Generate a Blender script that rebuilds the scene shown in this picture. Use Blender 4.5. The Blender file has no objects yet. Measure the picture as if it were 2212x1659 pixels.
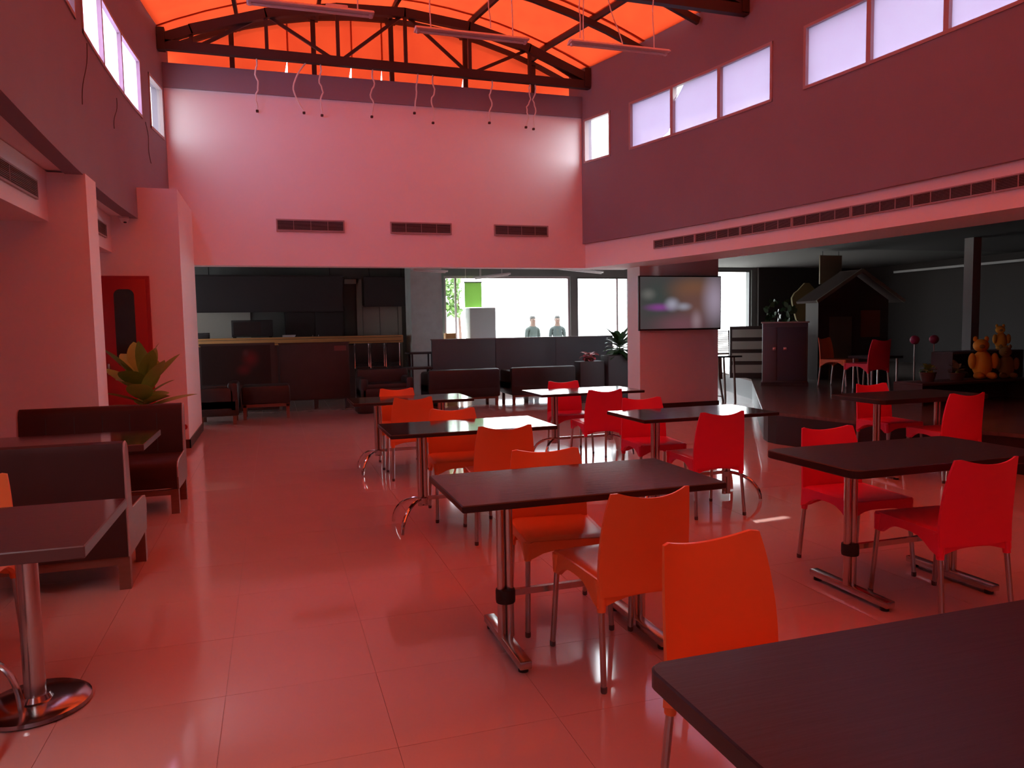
import bpy, bmesh, math, random
import numpy as np
from mathutils import Vector, Matrix
random.seed(7)
R = math.radians
S = bpy.context.scene
COL = S.collection

# ------------------------------------------------------------------ camera
CAM_H = 1.45
F_PX = 1608.0
yaw, pitch, roll = R(17.69), R(4.406), R(-0.997)
fw = Vector((math.sin(yaw)*math.cos(pitch), math.cos(yaw)*math.cos(pitch), -math.sin(pitch)))
rt = Vector((math.cos(yaw), -math.sin(yaw), 0))
dn = fw.cross(rt)
c, s = math.cos(roll), math.sin(roll)
r2 = rt*c - dn*s
d2 = rt*s + dn*c
cam = bpy.data.cameras.new('camera')
cam.sensor_fit = 'HORIZONTAL'
cam.sensor_width = 36.0
cam.lens = 36.0*F_PX/2212.0
cam.clip_start = 0.05
cam.clip_end = 300
camo = bpy.data.objects.new('camera', cam)
COL.objects.link(camo)
M = Matrix.Identity(4)
for i in range(3):
    M[i][0] = r2[i]
    M[i][1] = -d2[i]
    M[i][2] = -fw[i]
M[2][3] = CAM_H
camo.matrix_world = M
S.camera = camo

# ------------------------------------------------------------------ world, sun, exposure
SKY = 9.0
w = bpy.data.worlds.new('sky')
S.world = w
w.use_nodes = True
bg = w.node_tree.nodes['Background']
bg.inputs[0].default_value = (0.90, 0.96, 1.0, 1)
bg.inputs[1].default_value = SKY
sl = bpy.data.lights.new('sun', 'SUN')
sl.energy = 7.0
sl.angle = R(0.53)
sl.color = (1.0, 0.95, 0.88)
so = bpy.data.objects.new('sun', sl)
COL.objects.link(so)
sd = Vector((-0.10, -0.387, -0.86))
so.rotation_euler = sd.to_track_quat('-Z', 'Y').to_euler()
so.location = (2, 30, 40)
S.view_settings.view_transform = 'Standard'
S.view_settings.look = 'None'
S.view_settings.exposure = 0.25
S.view_settings.gamma = 1.0
S.view_settings.use_curve_mapping = False
S.cycles.max_bounces = 9
S.cycles.diffuse_bounces = 6
S.cycles.glossy_bounces = 4
S.cycles.transparent_max_bounces = 12
S.cycles.transmission_bounces = 5
S.cycles.caustics_reflective = False
S.cycles.sample_clamp_indirect = 6.0
S.cycles.use_denoising = True

# ------------------------------------------------------------------ materials
MATS = {}
def mat(name, col, rough=0.5, metal=0.0, spec=0.5, noise=0.0, nscale=8.0, bump=0.0, bscale=40.0, stretch=None, emis=None, estr=0.0):
    if name in MATS:
        return MATS[name]
    m = bpy.data.materials.new(name)
    m.use_nodes = True
    nt = m.node_tree
    b = nt.nodes['Principled BSDF']
    b.inputs['Base Color'].default_value = (*col, 1)
    b.inputs['Roughness'].default_value = rough
    b.inputs['Metallic'].default_value = metal
    b.inputs['Specular IOR Level'].default_value = spec
    if emis:
        b.inputs['Emission Color'].default_value = (*emis, 1)
        b.inputs['Emission Strength'].default_value = estr
    if noise or bump:
        tc = nt.nodes.new('ShaderNodeTexCoord')
        mp = nt.nodes.new('ShaderNodeMapping')
        if stretch:
            mp.inputs['Scale'].default_value = stretch
        nt.links.new(tc.outputs['Object'], mp.inputs[0])
    if noise:
        n = nt.nodes.new('ShaderNodeTexNoise')
        n.inputs['Scale'].default_value = nscale
        n.inputs['Detail'].default_value = 5
        nt.links.new(mp.outputs[0], n.inputs['Vector'])
        mx = nt.nodes.new('ShaderNodeMix')
        mx.data_type = 'RGBA'
        mx.inputs[6].default_value = (*[x*(1-noise) for x in col], 1)
        mx.inputs[7].default_value = (*[min(1, x*(1+noise)) for x in col], 1)
        nt.links.new(n.outputs['Fac'], mx.inputs[0])
        nt.links.new(mx.outputs[2], b.inputs['Base Color'])
    if bump:
        n2 = nt.nodes.new('ShaderNodeTexNoise')
        n2.inputs['Scale'].default_value = bscale
        n2.inputs['Detail'].default_value = 4
        nt.links.new(mp.outputs[0], n2.inputs['Vector'])
        bp = nt.nodes.new('ShaderNodeBump')
        bp.inputs['Strength'].default_value = bump
        bp.inputs['Distance'].default_value = 0.004
        nt.links.new(n2.outputs['Fac'], bp.inputs['Height'])
        nt.links.new(bp.outputs['Normal'], b.inputs['Normal'])
    MATS[name] = m
    return m

def thin(name, trans, refl, clear=0.0, mix=0.5, noise=0.0, nscale=1.5):
    """sheet that lets light through: translucent + diffuse, optionally a little see-through"""
    m = bpy.data.materials.new(name)
    m.use_nodes = True
    nt = m.node_tree
    nt.nodes.clear()
    out = nt.nodes.new('ShaderNodeOutputMaterial')
    t = nt.nodes.new('ShaderNodeBsdfTranslucent')
    t.inputs[0].default_value = (*trans, 1)
    d = nt.nodes.new('ShaderNodeBsdfDiffuse')
    d.inputs[0].default_value = (*refl, 1)
    a = nt.nodes.new('ShaderNodeAddShader')
    nt.links.new(t.outputs[0], a.inputs[0])
    nt.links.new(d.outputs[0], a.inputs[1])
    last = a.outputs[0]
    if noise:
        tc = nt.nodes.new('ShaderNodeTexCoord')
        n = nt.nodes.new('ShaderNodeTexNoise')
        n.inputs['Scale'].default_value = nscale
        n.inputs['Detail'].default_value = 7
        n.inputs['Roughness'].default_value = 0.65
        nt.links.new(tc.outputs['Object'], n.inputs['Vector'])
        mx = nt.nodes.new('ShaderNodeMix')
        mx.data_type = 'RGBA'
        mx.inputs[6].default_value = (trans[0]*(1-noise), trans[1]*(1-1.6*noise), trans[2]*(1-noise), 1)
        mx.inputs[7].default_value = (trans[0]*(1+noise), trans[1]*(1+2.2*noise), trans[2]*(1+noise), 1)
        nt.links.new(n.outputs['Fac'], mx.inputs[0])
        nt.links.new(mx.outputs[2], t.inputs[0])
    if clear:
        tr = nt.nodes.new('ShaderNodeBsdfTransparent')
        ms = nt.nodes.new('ShaderNodeMixShader')
        ms.inputs[0].default_value = clear
        nt.links.new(last, ms.inputs[1])
        nt.links.new(tr.outputs[0], ms.inputs[2])
        last = ms.outputs[0]
    nt.links.new(last, out.inputs[0])
    MATS[name] = m
    return m

def glass(name, tint=(0.96, 0.98, 0.98), gloss=0.06):
    m = bpy.data.materials.new(name)
    m.use_nodes = True
    nt = m.node_tree
    nt.nodes.clear()
    out = nt.nodes.new('ShaderNodeOutputMaterial')
    tr = nt.nodes.new('ShaderNodeBsdfTransparent')
    tr.inputs[0].default_value = (*tint, 1)
    g = nt.nodes.new('ShaderNodeBsdfGlossy')
    g.inputs['Roughness'].default_value = 0.03
    ms = nt.nodes.new('ShaderNodeMixShader')
    ms.inputs[0].default_value = gloss
    nt.links.new(tr.outputs[0], ms.inputs[1])
    nt.links.new(g.outputs[0], ms.inputs[2])
    nt.links.new(ms.outputs[0], out.inputs[0])
    MATS[name] = m
    return m

white_wall = mat('white_wall_paint', (0.88, 0.85, 0.89), 0.75, noise=0.04, nscale=1.2, bump=0.10, bscale=30)
mauve_wall = mat('mauve_wall_paint', (0.265, 0.222, 0.275), 0.7, noise=0.08, nscale=1.5, bump=0.10, bscale=25)
tile_m = mat('polished_tile', (0.57, 0.37, 0.345), 0.07, noise=0.05, nscale=2.0)
grout_m = mat('grout', (0.34, 0.25, 0.23), 0.6)
dark_wood = mat('wenge_wood', (0.040, 0.024, 0.027), 0.09, spec=0.42, noise=0.35, nscale=5, bump=0.06, bscale=9, stretch=(0.8, 9, 9))
satin_wood = mat('satin_wenge_wood', (0.028, 0.015, 0.017), 0.30, spec=0.4, noise=0.35, nscale=5, bump=0.12, bscale=9, stretch=(0.8, 9, 9))
dark_edge = mat('table_edge', (0.022, 0.013, 0.014), 0.35)
steel = mat('brushed_steel', (0.55, 0.52, 0.50), 0.24, metal=1.0)
chrome = mat('chrome', (0.72, 0.70, 0.70), 0.10, metal=1.0)
alu = mat('aluminium_leg', (0.50, 0.47, 0.46), 0.32, metal=1.0)
black_rubber = mat('black_rubber', (0.015, 0.014, 0.014), 0.6)
orange_p = mat('orange_plastic', (0.90, 0.24, 0.07), 0.38, bump=0.05, bscale=220)
red_p = mat('red_plastic', (0.84, 0.032, 0.10), 0.38, bump=0.05, bscale=220)
truss_m = mat('dark_painted_steel', (0.035, 0.016, 0.016), 0.6)
brown_uph = mat('brown_leatherette', (0.052, 0.022, 0.021), 0.5, spec=0.22, noise=0.15, nscale=6)
brown_frame = mat('brown_lacquered_wood', (0.20, 0.085, 0.06), 0.35, noise=0.2, nscale=6, stretch=(1, 1, 8))
trim_m = mat('pale_piping', (0.45, 0.33, 0.33), 0.35)
black_uph = mat('black_leather', (0.030, 0.026, 0.028), 0.45, noise=0.2, nscale=10)
black_lam = mat('black_laminate', (0.042, 0.036, 0.040), 0.5)
dark_ceil = mat('dark_ceiling_paint', (0.10, 0.095, 0.095), 0.85)
dark_panel = mat('dark_brown_panel', (0.070, 0.045, 0.045), 0.5, noise=0.2, nscale=4)
concrete = mat('grey_concrete', (0.66, 0.71, 0.70), 0.85, noise=0.18, nscale=7, bump=0.2, bscale=20)
grey_wall = mat('grey_plaster', (0.50, 0.48, 0.43), 0.8, noise=0.06, nscale=3)
oak = mat('orange_oak', (0.78, 0.38, 0.13), 0.4, noise=0.25, nscale=6, stretch=(1, 9, 9))
frame_w = mat('mauve_window_frame', (0.42, 0.33, 0.35), 0.5)
frame_d = mat('dark_window_frame', (0.10, 0.10, 0.10), 0.5)
batten_m = mat('white_fixture_enamel', (0.78, 0.72, 0.74), 0.4)
cable_m = mat('white_cable', (0.80, 0.74, 0.72), 0.5)
dark_cable = mat('dark_cable', (0.05, 0.03, 0.03), 0.6)
vent_m = mat('vent_aluminium', (0.40, 0.32, 0.33), 0.45)
vent_back = mat('vent_dark_back', (0.03, 0.02, 0.02), 0.8)
red_door = mat('red_door_paint', (0.38, 0.012, 0.016), 0.4)
dark_glass = mat('dark_door_glass', (0.02, 0.016, 0.014), 0.2)
skirt_m = mat('dark_skirting', (0.06, 0.028, 0.026), 0.4)
leaf_m = mat('green_leaf', (0.26, 0.42, 0.08), 0.45, noise=0.35, nscale=6)
palm_m = mat('dark_green_leaf', (0.035, 0.10, 0.035), 0.4, noise=0.3, nscale=8)
pink_leaf = mat('pink_leaf', (0.55, 0.10, 0.14), 0.5, noise=0.2, nscale=8)
terracotta = mat('brown_pot', (0.09, 0.05, 0.04), 0.6)
soil = mat('soil', (0.03, 0.02, 0.015), 0.9)
dark_floor = mat('dark_wood_floor', (0.13, 0.095, 0.085), 0.22, noise=0.35, nscale=3, stretch=(1, 8, 1), bump=0.05, bscale=20)
riser_m = mat('black_riser', (0.022, 0.016, 0.018), 0.45)
roof_film = thin('orange_roof_sheet', (0.096, 0.0082, 0.0026), (0.30, 0.035, 0.012), noise=0.22, nscale=2.6)
film = thin('lavender_window_film', (0.126, 0.106, 0.166), (0.25, 0.22, 0.28), noise=0.10, nscale=1.8)
film_left = thin('sunlit_window_film', (0.62, 0.47, 0.80), (0.25, 0.23, 0.27), noise=0.05, nscale=2.5)  # same film, sun on the left window put into a higher transmission
clear_glass = glass('clear_glass')
dimmed_glass = glass('dimmed_glass', (0.50, 0.52, 0.53))  # darker tint, only to weaken the daylight glow through the left pane

# ------------------------------------------------------------------ mesh builder
class MB:
    def __init__(self):
        self.v = []; self.f = []; self.mi = []; self.cur = 0
    def add(self, vs, fs):
        n = len(self.v)
        self.v.extend([tuple(p) for p in vs])
        for f in fs:
            self.f.append(tuple(i+n for i in f)); self.mi.append(self.cur)
        return self
    def box(self, cx, cy, cz, sx, sy, sz, rz=0.0, r=0.0, mtx=None):
        bm = bmesh.new()
        bmesh.ops.create_cube(bm, size=1.0)
        bmesh.ops.scale(bm, vec=(sx, sy, sz), verts=bm.verts)
        if r > 0:
            bmesh.ops.bevel(bm, geom=list(bm.edges), offset=r, segments=2, profile=0.5, affect='EDGES')
        m = Matrix.Translation((cx, cy, cz)) @ Matrix.Rotation(rz, 4, 'Z')
        if mtx is not None:
            m = Matrix.Translation((cx, cy, cz)) @ mtx
        self.bm(bm, m)
        return self
    def bm(self, bm, m=None):
        bm.verts.index_update()
        vs = [(m @ v.co if m else v.co.copy()) for v in bm.verts]
        fs = [[v.index for v in f.verts] for f in bm.faces]
        bm.free()
        return self.add(vs, fs)
    def b2(self, x0, x1, y0, y1, z0, z1, r=0.0):
        return self.box((x0+x1)/2, (y0+y1)/2, (z0+z1)/2, abs(x1-x0), abs(y1-y0), abs(z1-z0), r=r)
    def tube(self, pts, rad, n=8, cap=True):
        pts = [Vector(p) for p in pts]
        rads = rad if isinstance(rad, (list, tuple)) else [rad]*len(pts)
        rings = []
        up = None
        for i, p in enumerate(pts):
            t = (pts[min(i+1, len(pts)-1)] - pts[max(i-1, 0)])
            if t.length < 1e-9:
                t = Vector((0, 0, 1))
            t.normalize()
            if up is None:
                up = Vector((1, 0, 0)) if abs(t.x) < 0.9 else Vector((0, 1, 0))
            a = (up - t*up.dot(t)).normalized()
            b = t.cross(a)
            up = a
            rings.append([p + a*math.cos(2*math.pi*k/n)*rads[i] + b*math.sin(2*math.pi*k/n)*rads[i] for k in range(n)])
        vs = [q for rg in rings for q in rg]
        fs = []
        for i in range(len(pts)-1):
            for k in range(n):
                a, b = i*n+k, i*n+(k+1) % n
                fs.append((a, b, b+n, a+n))
        if cap:
            fs.append(tuple(range(n-1, -1, -1)))
            m = (len(pts)-1)*n
            fs.append(tuple(range(m, m+n)))
        return self.add(vs, fs)
    def bar(self, p, q, wx, wz, up=(0, 0, 1)):
        """rectangular bar from p to q: wx across, wz along up"""
        p, q, up = Vector(p), Vector(q), Vector(up)
        t = (q-p).normalized()
        a = t.cross(up).normalized()
        b = a.cross(t)
        vs = []
        for e in (p, q):
            for sa, sb in ((-1, -1), (1, -1), (1, 1), (-1, 1)):
                vs.append(e + a*sa*wx/2 + b*sb*wz/2)
        return self.add(vs, [(3, 2, 1, 0), (4, 5, 6, 7), (0, 1, 5, 4), (1, 2, 6, 5), (2, 3, 7, 6), (3, 0, 4, 7)])
    def lathe(self, prof, cx=0, cy=0, cz=0, n=24):
        vs = []; fs = []
        for r_, z in prof:
            for k in range(n):
                a = 2*math.pi*k/n
                vs.append((cx+r_*math.cos(a), cy+r_*math.sin(a), cz+z))
        for i in range(len(prof)-1):
            for k in range(n):
                a, b = i*n+k, i*n+(k+1) % n
                fs.append((a, b, b+n, a+n))
        fs.append(tuple(range(n-1, -1, -1)))
        m = (len(prof)-1)*n
        fs.append(tuple(range(m, m+n)))
        return self.add(vs, fs)
    def prism(self, poly, lo, hi, axis='z'):
        """poly: list of 2D points; extruded along axis"""
        n = len(poly)
        def P(a, b, c_):
            return {'z': (a, b, c_), 'y': (a, c_, b), 'x': (c_, a, b)}[axis]
        vs = [P(a, b, lo) for a, b in poly] + [P(a, b, hi) for a, b in poly]
        fs = [tuple(range(n-1, -1, -1)), tuple(range(n, 2*n))]
        for i in range(n):
            j = (i+1) % n
            fs.append((i, j, j+n, i+n))
        return self.add(vs, fs)
    def grid(self, fn, nu, nv, closed_thick=None):
        """fn(u,v)->(Vector front, Vector back): closed shell"""
        F = []; B = []
        for i in range(nu+1):
            for j in range(nv+1):
                a, b = fn(i/nu, j/nv)
                F.append(a); B.append(b)
        n = len(F); fs = []
        id_ = lambda i, j: i*(nv+1)+j
        for i in range(nu):
            for j in range(nv):
                q = (id_(i, j), id_(i+1, j), id_(i+1, j+1), id_(i, j+1))
                fs.append(q)
                fs.append(tuple(x+n for x in reversed(q)))
        edge = [id_(i, 0) for i in range(nu+1)] + [id_(nu, j) for j in range(1, nv+1)] + [id_(i, nv) for i in range(nu-1, -1, -1)] + [id_(0, j) for j in range(nv-1, 0, -1)]
        for k in range(len(edge)):
            a, b = edge[k], edge[(k+1) % len(edge)]
            fs.append((b, a, a+n, b+n))
        return self.add(F+B, fs)
    def mesh(self, name, mats, smooth=True, angle=35):
        me = bpy.data.meshes.new(name)
        me.from_pydata(self.v, [], self.f)
        if not isinstance(mats, (list, tuple)):
            mats = [mats]
        for m in mats:
            me.materials.append(m)
        if len(mats) > 1:
            me.polygons.foreach_set('material_index', self.mi)
        bm = bmesh.new(); bm.from_mesh(me)
        bmesh.ops.recalc_face_normals(bm, faces=bm.faces)
        bm.to_mesh(me); bm.free()
        if smooth:
            me.polygons.foreach_set('use_smooth', [True]*len(me.polygons))
            me.set_sharp_from_angle(angle=R(angle))
        me.update()
        return me
    def build(self, name, mats, parent=None, smooth=True, angle=35, loc=None):
        return put(name, self.mesh(name, mats, smooth, angle), parent, loc)

def put(name, me, parent=None, loc=None, rz=0.0):
    o = bpy.data.objects.new(name, me)
    COL.objects.link(o)
    if parent is not None:
        o.parent = parent
    if loc is not None:
        o.location = loc
    if rz:
        o.rotation_euler = (0, 0, rz)
    return o
def thing(name, label, cat, loc=(0, 0, 0), rz=0.0, group=None):
    o = bpy.data.objects.new(name, None)
    o.empty_display_size = 0.1
    COL.objects.link(o)
    o.location = loc
    o.rotation_euler = (0, 0, rz)
    o['label'] = label; o['category'] = cat
    if group:
        o['group'] = group
    return o
def tag(o, label, cat, group=None):
    o['label'] = label; o['category'] = cat
    if group:
        o['group'] = group
    return o
def struct(name, mb=None, m=None, label=None, **k):
    o = mb.build(name, m, **k) if mb is not None else bpy.data.objects.new(name, None)
    if mb is None:
        COL.objects.link(o)
    o['kind'] = 'structure'
    if label:
        o['label'] = label
    return o
def stuff(o):
    o['kind'] = 'stuff'
    return o

# ------------------------------------------------------------------ room plan
YB = 11.8            # face of the end wall
Z_LINTEL, Z_UP, Z_SILL, Z_HEAD = 2.42, 2.83, 4.15, 4.87
_pr = np.polyfit([11.8, 10.68, 9.8, 8.88, 7.94, 7.44, 6.7, 5.8, 5.0, 3, 0, -5], [5.06, 5.40, 5.6, 5.79, 5.96, 6.02, 6.1, 6.2, 6.26, 6.32, 6.2, 5.5], 4)
_pl = np.polyfit([11.8, 10.6, 9, 7.6, 6, 4.9, 3, 0, -5], [-1.33, -1.48, -1.53, -1.51, -1.46, -1.40, -1.3, -1.1, -.7], 4)
def xr(y): return float(np.polyval(_pr, y))
def xl(y): return float(np.polyval(_pl, y))
def roof_z(t): return 6.42 - 0.74*t*t
def roof_pt(t, y, dz=0.0):
    yy = min(y, 11.8)
    a, b = xl(yy), xr(yy)
    return Vector(((a+b)/2 + t*(b-a)/2, y, roof_z(t)+dz))

def wall_strip(mb, fx, side, y0, y1, z0, z1, off=0.0, th=0.14, seg=0.5):
    """solid that follows the curved wall; side +1: body lies towards +x of the face"""
    n = max(1, int(round(abs(y1-y0)/seg)))
    vs = []; fs = []
    for i in range(n+1):
        y = y0+(y1-y0)*i/n
        x = fx(y)+off
        for xx, zz in ((x, z0), (x+side*th, z0), (x+side*th, z1), (x, z1)):
            vs.append((xx, y, zz))
    for i in range(n):
        a = i*4
        for k in range(4):
            b = (k+1) % 4
            fs.append((a+k, a+b, a+4+b, a+4+k))
    fs.append((0, 1, 2, 3)); fs.append((n*4+3, n*4+2, n*4+1, n*4))
    mb.add(vs, fs)

Y_BACK = -5.0
RW = [(11.74, 11.11), (10.68, 7.94), (7.46, 4.80), (4.32, 1.62)]
LW = [(11.70, 11.02), (10.58, 7.74), (7.44, 4.60), (4.15, 1.5)]
wn = 0
for side, fx, wins, nm in ((1, xr, RW, 'wall_right'), (-1, xl, LW, 'wall_left')):
    mb = MB()
    wall_strip(mb, fx, side, Y_BACK, YB+0.3, Z_UP, Z_SILL)
    wall_strip(mb, fx, side, Y_BACK, YB+0.3, Z_HEAD, 5.76)
    edges = [YB+0.3] + [e for wv in wins for e in wv] + [Y_BACK]
    for k in range(0, len(edges), 2):
        wall_strip(mb, fx, side, edges[k+1], edges[k], Z_SILL, Z_HEAD)
    struct(nm, mb, mauve_wall, angle=25)
    # windows: frame, mullions and panes
    for wi, (ya, yb) in enumerate(wins):
        wn += 1
        W = struct('window_%d' % wn)
        npan = 1 if wi == 0 else 3
        fm = MB()
        off = -side*0.012
        wall_strip(fm, fx, side, yb, ya, Z_SILL, Z_SILL+0.035, off, 0.07)
        wall_strip(fm, fx, side, yb, ya, Z_HEAD-0.035, Z_HEAD, off, 0.07)
        wall_strip(fm, fx, side, yb, yb+0.035, Z_SILL, Z_HEAD, off, 0.07)
        wall_strip(fm, fx, side, ya-0.035, ya, Z_SILL, Z_HEAD, off, 0.07)
        fm.build('window_frame', frame_w, W)
        for p in range(npan):
            a = ya-(ya-yb)*p/npan; b = ya-(ya-yb)*(p+1)/npan
            if p:
                mm = MB(); wall_strip(mm, fx, side, a-0.028, a+0.028, Z_SILL+0.03, Z_HEAD-0.03, off, 0.07)
                mm.build('mullion', frame_w, W)
            x0, x1 = fx(a)+side*0.03, fx(b)+side*0.03
            z0, z1 = Z_SILL+0.02, Z_HEAD-0.02
            if npan == 1:
                pm = MB()
                pm.add([(x0, a, z0), (x1, b, z0), (x1, b, z1), (x0, a, z1)], [(0, 1, 2, 3)])
                pm.build('pane', clear_glass if side == 1 else dimmed_glass, W, smooth=False)
                continue
            gm = MB()
            gm.add([(x0+side*.012, a, z0), (x1+side*.012, b, z0), (x1+side*.012, b, z1), (x0+side*.012, a, z1)], [(0, 1, 2, 3)])
            pane = gm.build('pane', clear_glass, W, smooth=False)
            P = lambda u, v: (x0+(x1-x0)*u, a+(b-a)*u, z0+(z1-z0)*v)
            poly = [(0, 0), (1, 0), (1, 1), (0, 1)]
            if side == 1 and wi == 1 and p == 0:
                poly = [(0, 0), (.62, 0), (.78, .05), (.90, .12), (.94, .30), (1, .33), (1, 1), (0, 1)]
            if side == 1 and wi == 1 and p == 1:
                poly = [(0, 0), (1, 0), (1, 1), (.97, .985), (.22, .97), (.04, .72), (0, .70)]
            pm = MB()
            pm.add([P(*q) for q in poly], [tuple(range(len(poly)))])
            pm.build('window_film', film_left if (side == -1 and wi == 1) else film, pane, smooth=False)['label'] = 'lavender translucent film stuck on the pane'
            if side == 1 and wi == 1 and p == 1:
                fl = MB()
                fl.add([Vector(P(.22, .97)), Vector(P(.04, .72))+Vector((-.01, 0, 0)), Vector(P(.07, .71))+Vector((-.05, 0, 0)), Vector(P(.20, .90))+Vector((-.03, 0, 0))], [(0, 1, 2, 3)])
                fl.build('film_flap', frame_w, pane, smooth=False)['label'] = 'torn corner of the film folded over'

# end wall over the opening, with its mauve top band
mb = MB(); mb.b2(-4.2, xr(YB)+0.9, YB, YB+0.28, Z_LINTEL, 3.08); mb.b2(xl(YB)-0.14, xr(YB)+0.14, YB, YB+0.28, 3.08, 4.91)
struct('wall_back', mb, white_wall)
mb = MB(); mb.b2(xl(YB)-0.14, xr(YB)+0.14, YB-0.03, YB+0.75, 4.91, 5.25)
struct('trim_1', mb, mauve_wall, label='mauve band along the top of the end wall')
mb = MB(); mb.b2(-8, 16, Y_BACK-0.2, Y_BACK, -0.05, 6.4)
struct('wall_front', mb, mauve_wall)

# right lower beam with its soffit
mb = MB()
wall_strip(mb, xr, 1, Y_BACK, YB, Z_LINTEL, Z_UP+0.02, 0.05, 0.85)
struct('trim_2', mb, white_wall, label='white lower beam along the right side, carrying the long vent', angle=25)
# left lower beam, soffit, piers and left aisle
mb = MB(); mb.b2(-4.2, -1.80, Y_BACK, 10.06, Z_LINTEL, Z_UP+0.02)
mb.b2(-1.90, -1.56, Y_BACK, 10.06, Z_UP+0.03, Z_UP+0.12)
struct('trim_3', mb, white_wall, label='white lower beam along the left side aisle')
mb = MB(); mb.b2(-4.2, -1.50, 7.40, 7.80, 0, Z_UP+0.01)
struct('wall_pier', mb, white_wall, label='white pier behind the far booth bench')
mb = MB(); mb.b2(-4.2, -1.05, 10.06, YB+0.02, 0, 3.2)
struct('wall_corner', mb, white_wall, label='white corner pier beside the opening, with the red door')
mb = MB(); mb.b2(-4.4, -4.0, Y_BACK, 13.0, 0, 3.1); mb.b2(-4.4, -4.0, 15.8, 17.3, 0, 3.1); mb.b2(-4.4, -4.0, 13.0, 15.8, 0, 0.9); mb.b2(-4.4, -4.0, 13.0, 15.8, 2.6, 3.1)  # opening left for the added lounge window
struct('wall_aisle', mb, white_wall)
sk = MB(); sk.b2(-4.0, -1.035, 10.045, 10.06, 0, 0.11); sk.b2(-1.05, -1.035, 10.045, YB+0.03, 0, 0.11)
struct('baseboard_left', sk, skirt_m)

# column with the screen
mb = MB(); mb.b2(5.90, 7.42, 11.34, 11.80, 0, 2.9)
struct('wall_column', mb, white_wall, label='thick white column carrying the wall screen')
mb = MB(); mb.b2(5.885, 7.435, 11.325, 11.34, 0, 0.09); mb.b2(5.885, 5.9, 11.325, 11.80, 0, 0.09)
struct('baseboard_column', mb, skirt_m)

# ------------------------------------------------------------------ floor: base plus single tiles
F0 = struct('floor')
mb = MB(); mb.b2(-4.2, 15.6, Y_BACK, 17.0, -0.12, -0.004)
mb.build('floor_base', grout_m, F0, smooth=False)
TX, TY = 0.594, 0.596
tb = MB(); g = 0.0009
hx, hy = TX/2-g, TY/2-g
tb.add([(-hx, -hy, -0.008), (hx, -hy, -0.008), (hx, hy, -0.008), (-hx, hy, -0.008), (-hx, -hy, 0), (hx, -hy, 0), (hx, hy, 0), (-hx, hy, 0)],
       [(4, 5, 6, 7), (0, 1, 5, 4), (1, 2, 6, 5), (2, 3, 7, 6), (3, 0, 4, 7)])
tm = tb.mesh('tile', tile_m, smooth=False)
x_first, y_first = -0.237-3*TX, 2.490-3*TY
NX, NY = 13, 23
cells = [(i, j) for j in range(NY) for i in range(NX)]
cells = cells[:299]
used = set(cells)
for i, j in cells:
    o = put('tile', tm, F0, (x_first+(i+.5)*TX, y_first+(j+.5)*TY, random.uniform(-0.0002, 0.0002)))
rest = MB()
for i in range(-5, 31):
    for j in range(-10, 27):
        if (i, j) in used:
            continue
        x0, y0 = x_first+i*TX, y_first+j*TY
        x1, y1 = min(x0+TX, 15.5), min(y0+TY, 17)
        if x0 > 15.2 or y1 < Y_BACK or y0 > 16.9:
            continue
        rest.add([(x0+g, max(y0+g, Y_BACK), 0), (x1-g, max(y0+g, Y_BACK), 0), (x1-g, y1-g, 0), (x0+g, y1-g, 0)], [(0, 1, 2, 3)])
stuff(rest.build('distant_tile', tile_m, F0, smooth=False))

# ------------------------------------------------------------------ roof: translucent sheets on trusses, arches and purlins
CEIL = struct('ceiling')
PT = [-1.04, -0.68, -0.32, 0.03, 0.40, 0.77, 1.04]
ybays = [12.42, 11.6, 10.35, 9.2, 8.4, 7.37, 6.1, 5.0, 2.5, 0.0, -2.5, -5.0]
for bi in range(len(ybays)-1):
    ya, yb = ybays[bi], ybays[bi+1]
    for pi in range(len(PT)-1):
        ta, tb_ = PT[pi], PT[pi+1]
        sm = MB(); nu = 3
        lift = 0.012*((pi+bi) % 2)
        vs = []; fs = []
        for i in range(nu+1):
            t = ta+(tb_-ta)*i/nu
            slit = 0.015 if pi == 4 else -0.03
            y_far = ya - (slit if abs(ya-7.37) < .01 else -0.03)
            y_near = yb + (slit if abs(yb-7.37) < .01 else -0.03)
            tt = t + (-0.006 if i == 0 else (0.006 if i == nu else 0))
            for y in (y_far, (ya+yb)/2, y_near):
                p = roof_pt(tt, y, lift)
                vs.append(p)
        for i in range(nu):
            for k in range(2):
                fs.append((i*3+k, i*3+k+1, i*3+k+4, i*3+k+3))
        sm.add(vs, fs)
        sm.build('roof_sheet', roof_film, CEIL)
# lap strips over the open seam, leaving a short slit through which the sun falls
for ta, tb_ in ((0.39, 0.447), (0.545, 0.78)):
    sm = MB()
    sm.add([roof_pt(ta, 7.45, 0.02), roof_pt(tb_, 7.45, 0.02), roof_pt(tb_, 7.29, 0.02), roof_pt(ta, 7.29, 0.02)], [(0, 1, 2, 3)])
    sm.build('lap_strip', roof_film, CEIL)
# gable infill beyond the end wall
GP = [-1.02, -0.46, -0.155, -0.005, 0.42, 1.02]
for gi in range(len(GP)-1):
    ta, tb_ = GP[gi], GP[gi+1]
    gm = MB(); n = 5
    low = []; top = []
    for i in range(n+1):
        t = ta-0.004+(tb_-ta+0.008)*i/n
        p = roof_pt(t, 12.38-0.006*(gi % 2)); top.append(p)
        q = p.copy(); q.z = 5.20; low.append(q)
    last = len(GP)-2
    if gi < last:          # the lower corner is worn away and lets daylight in
        low[-1].x -= 0.11 if gi != 2 else 0.08
        mid = top[-1].copy(); mid.z = 5.78
        poly = low+[mid]+top[::-1]
    else:
        poly = low+top[::-1]
    gm.add(poly, [tuple(range(len(poly)))])
    gm.build('gable_sheet', roof_film, CEIL, smooth=False)

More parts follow.
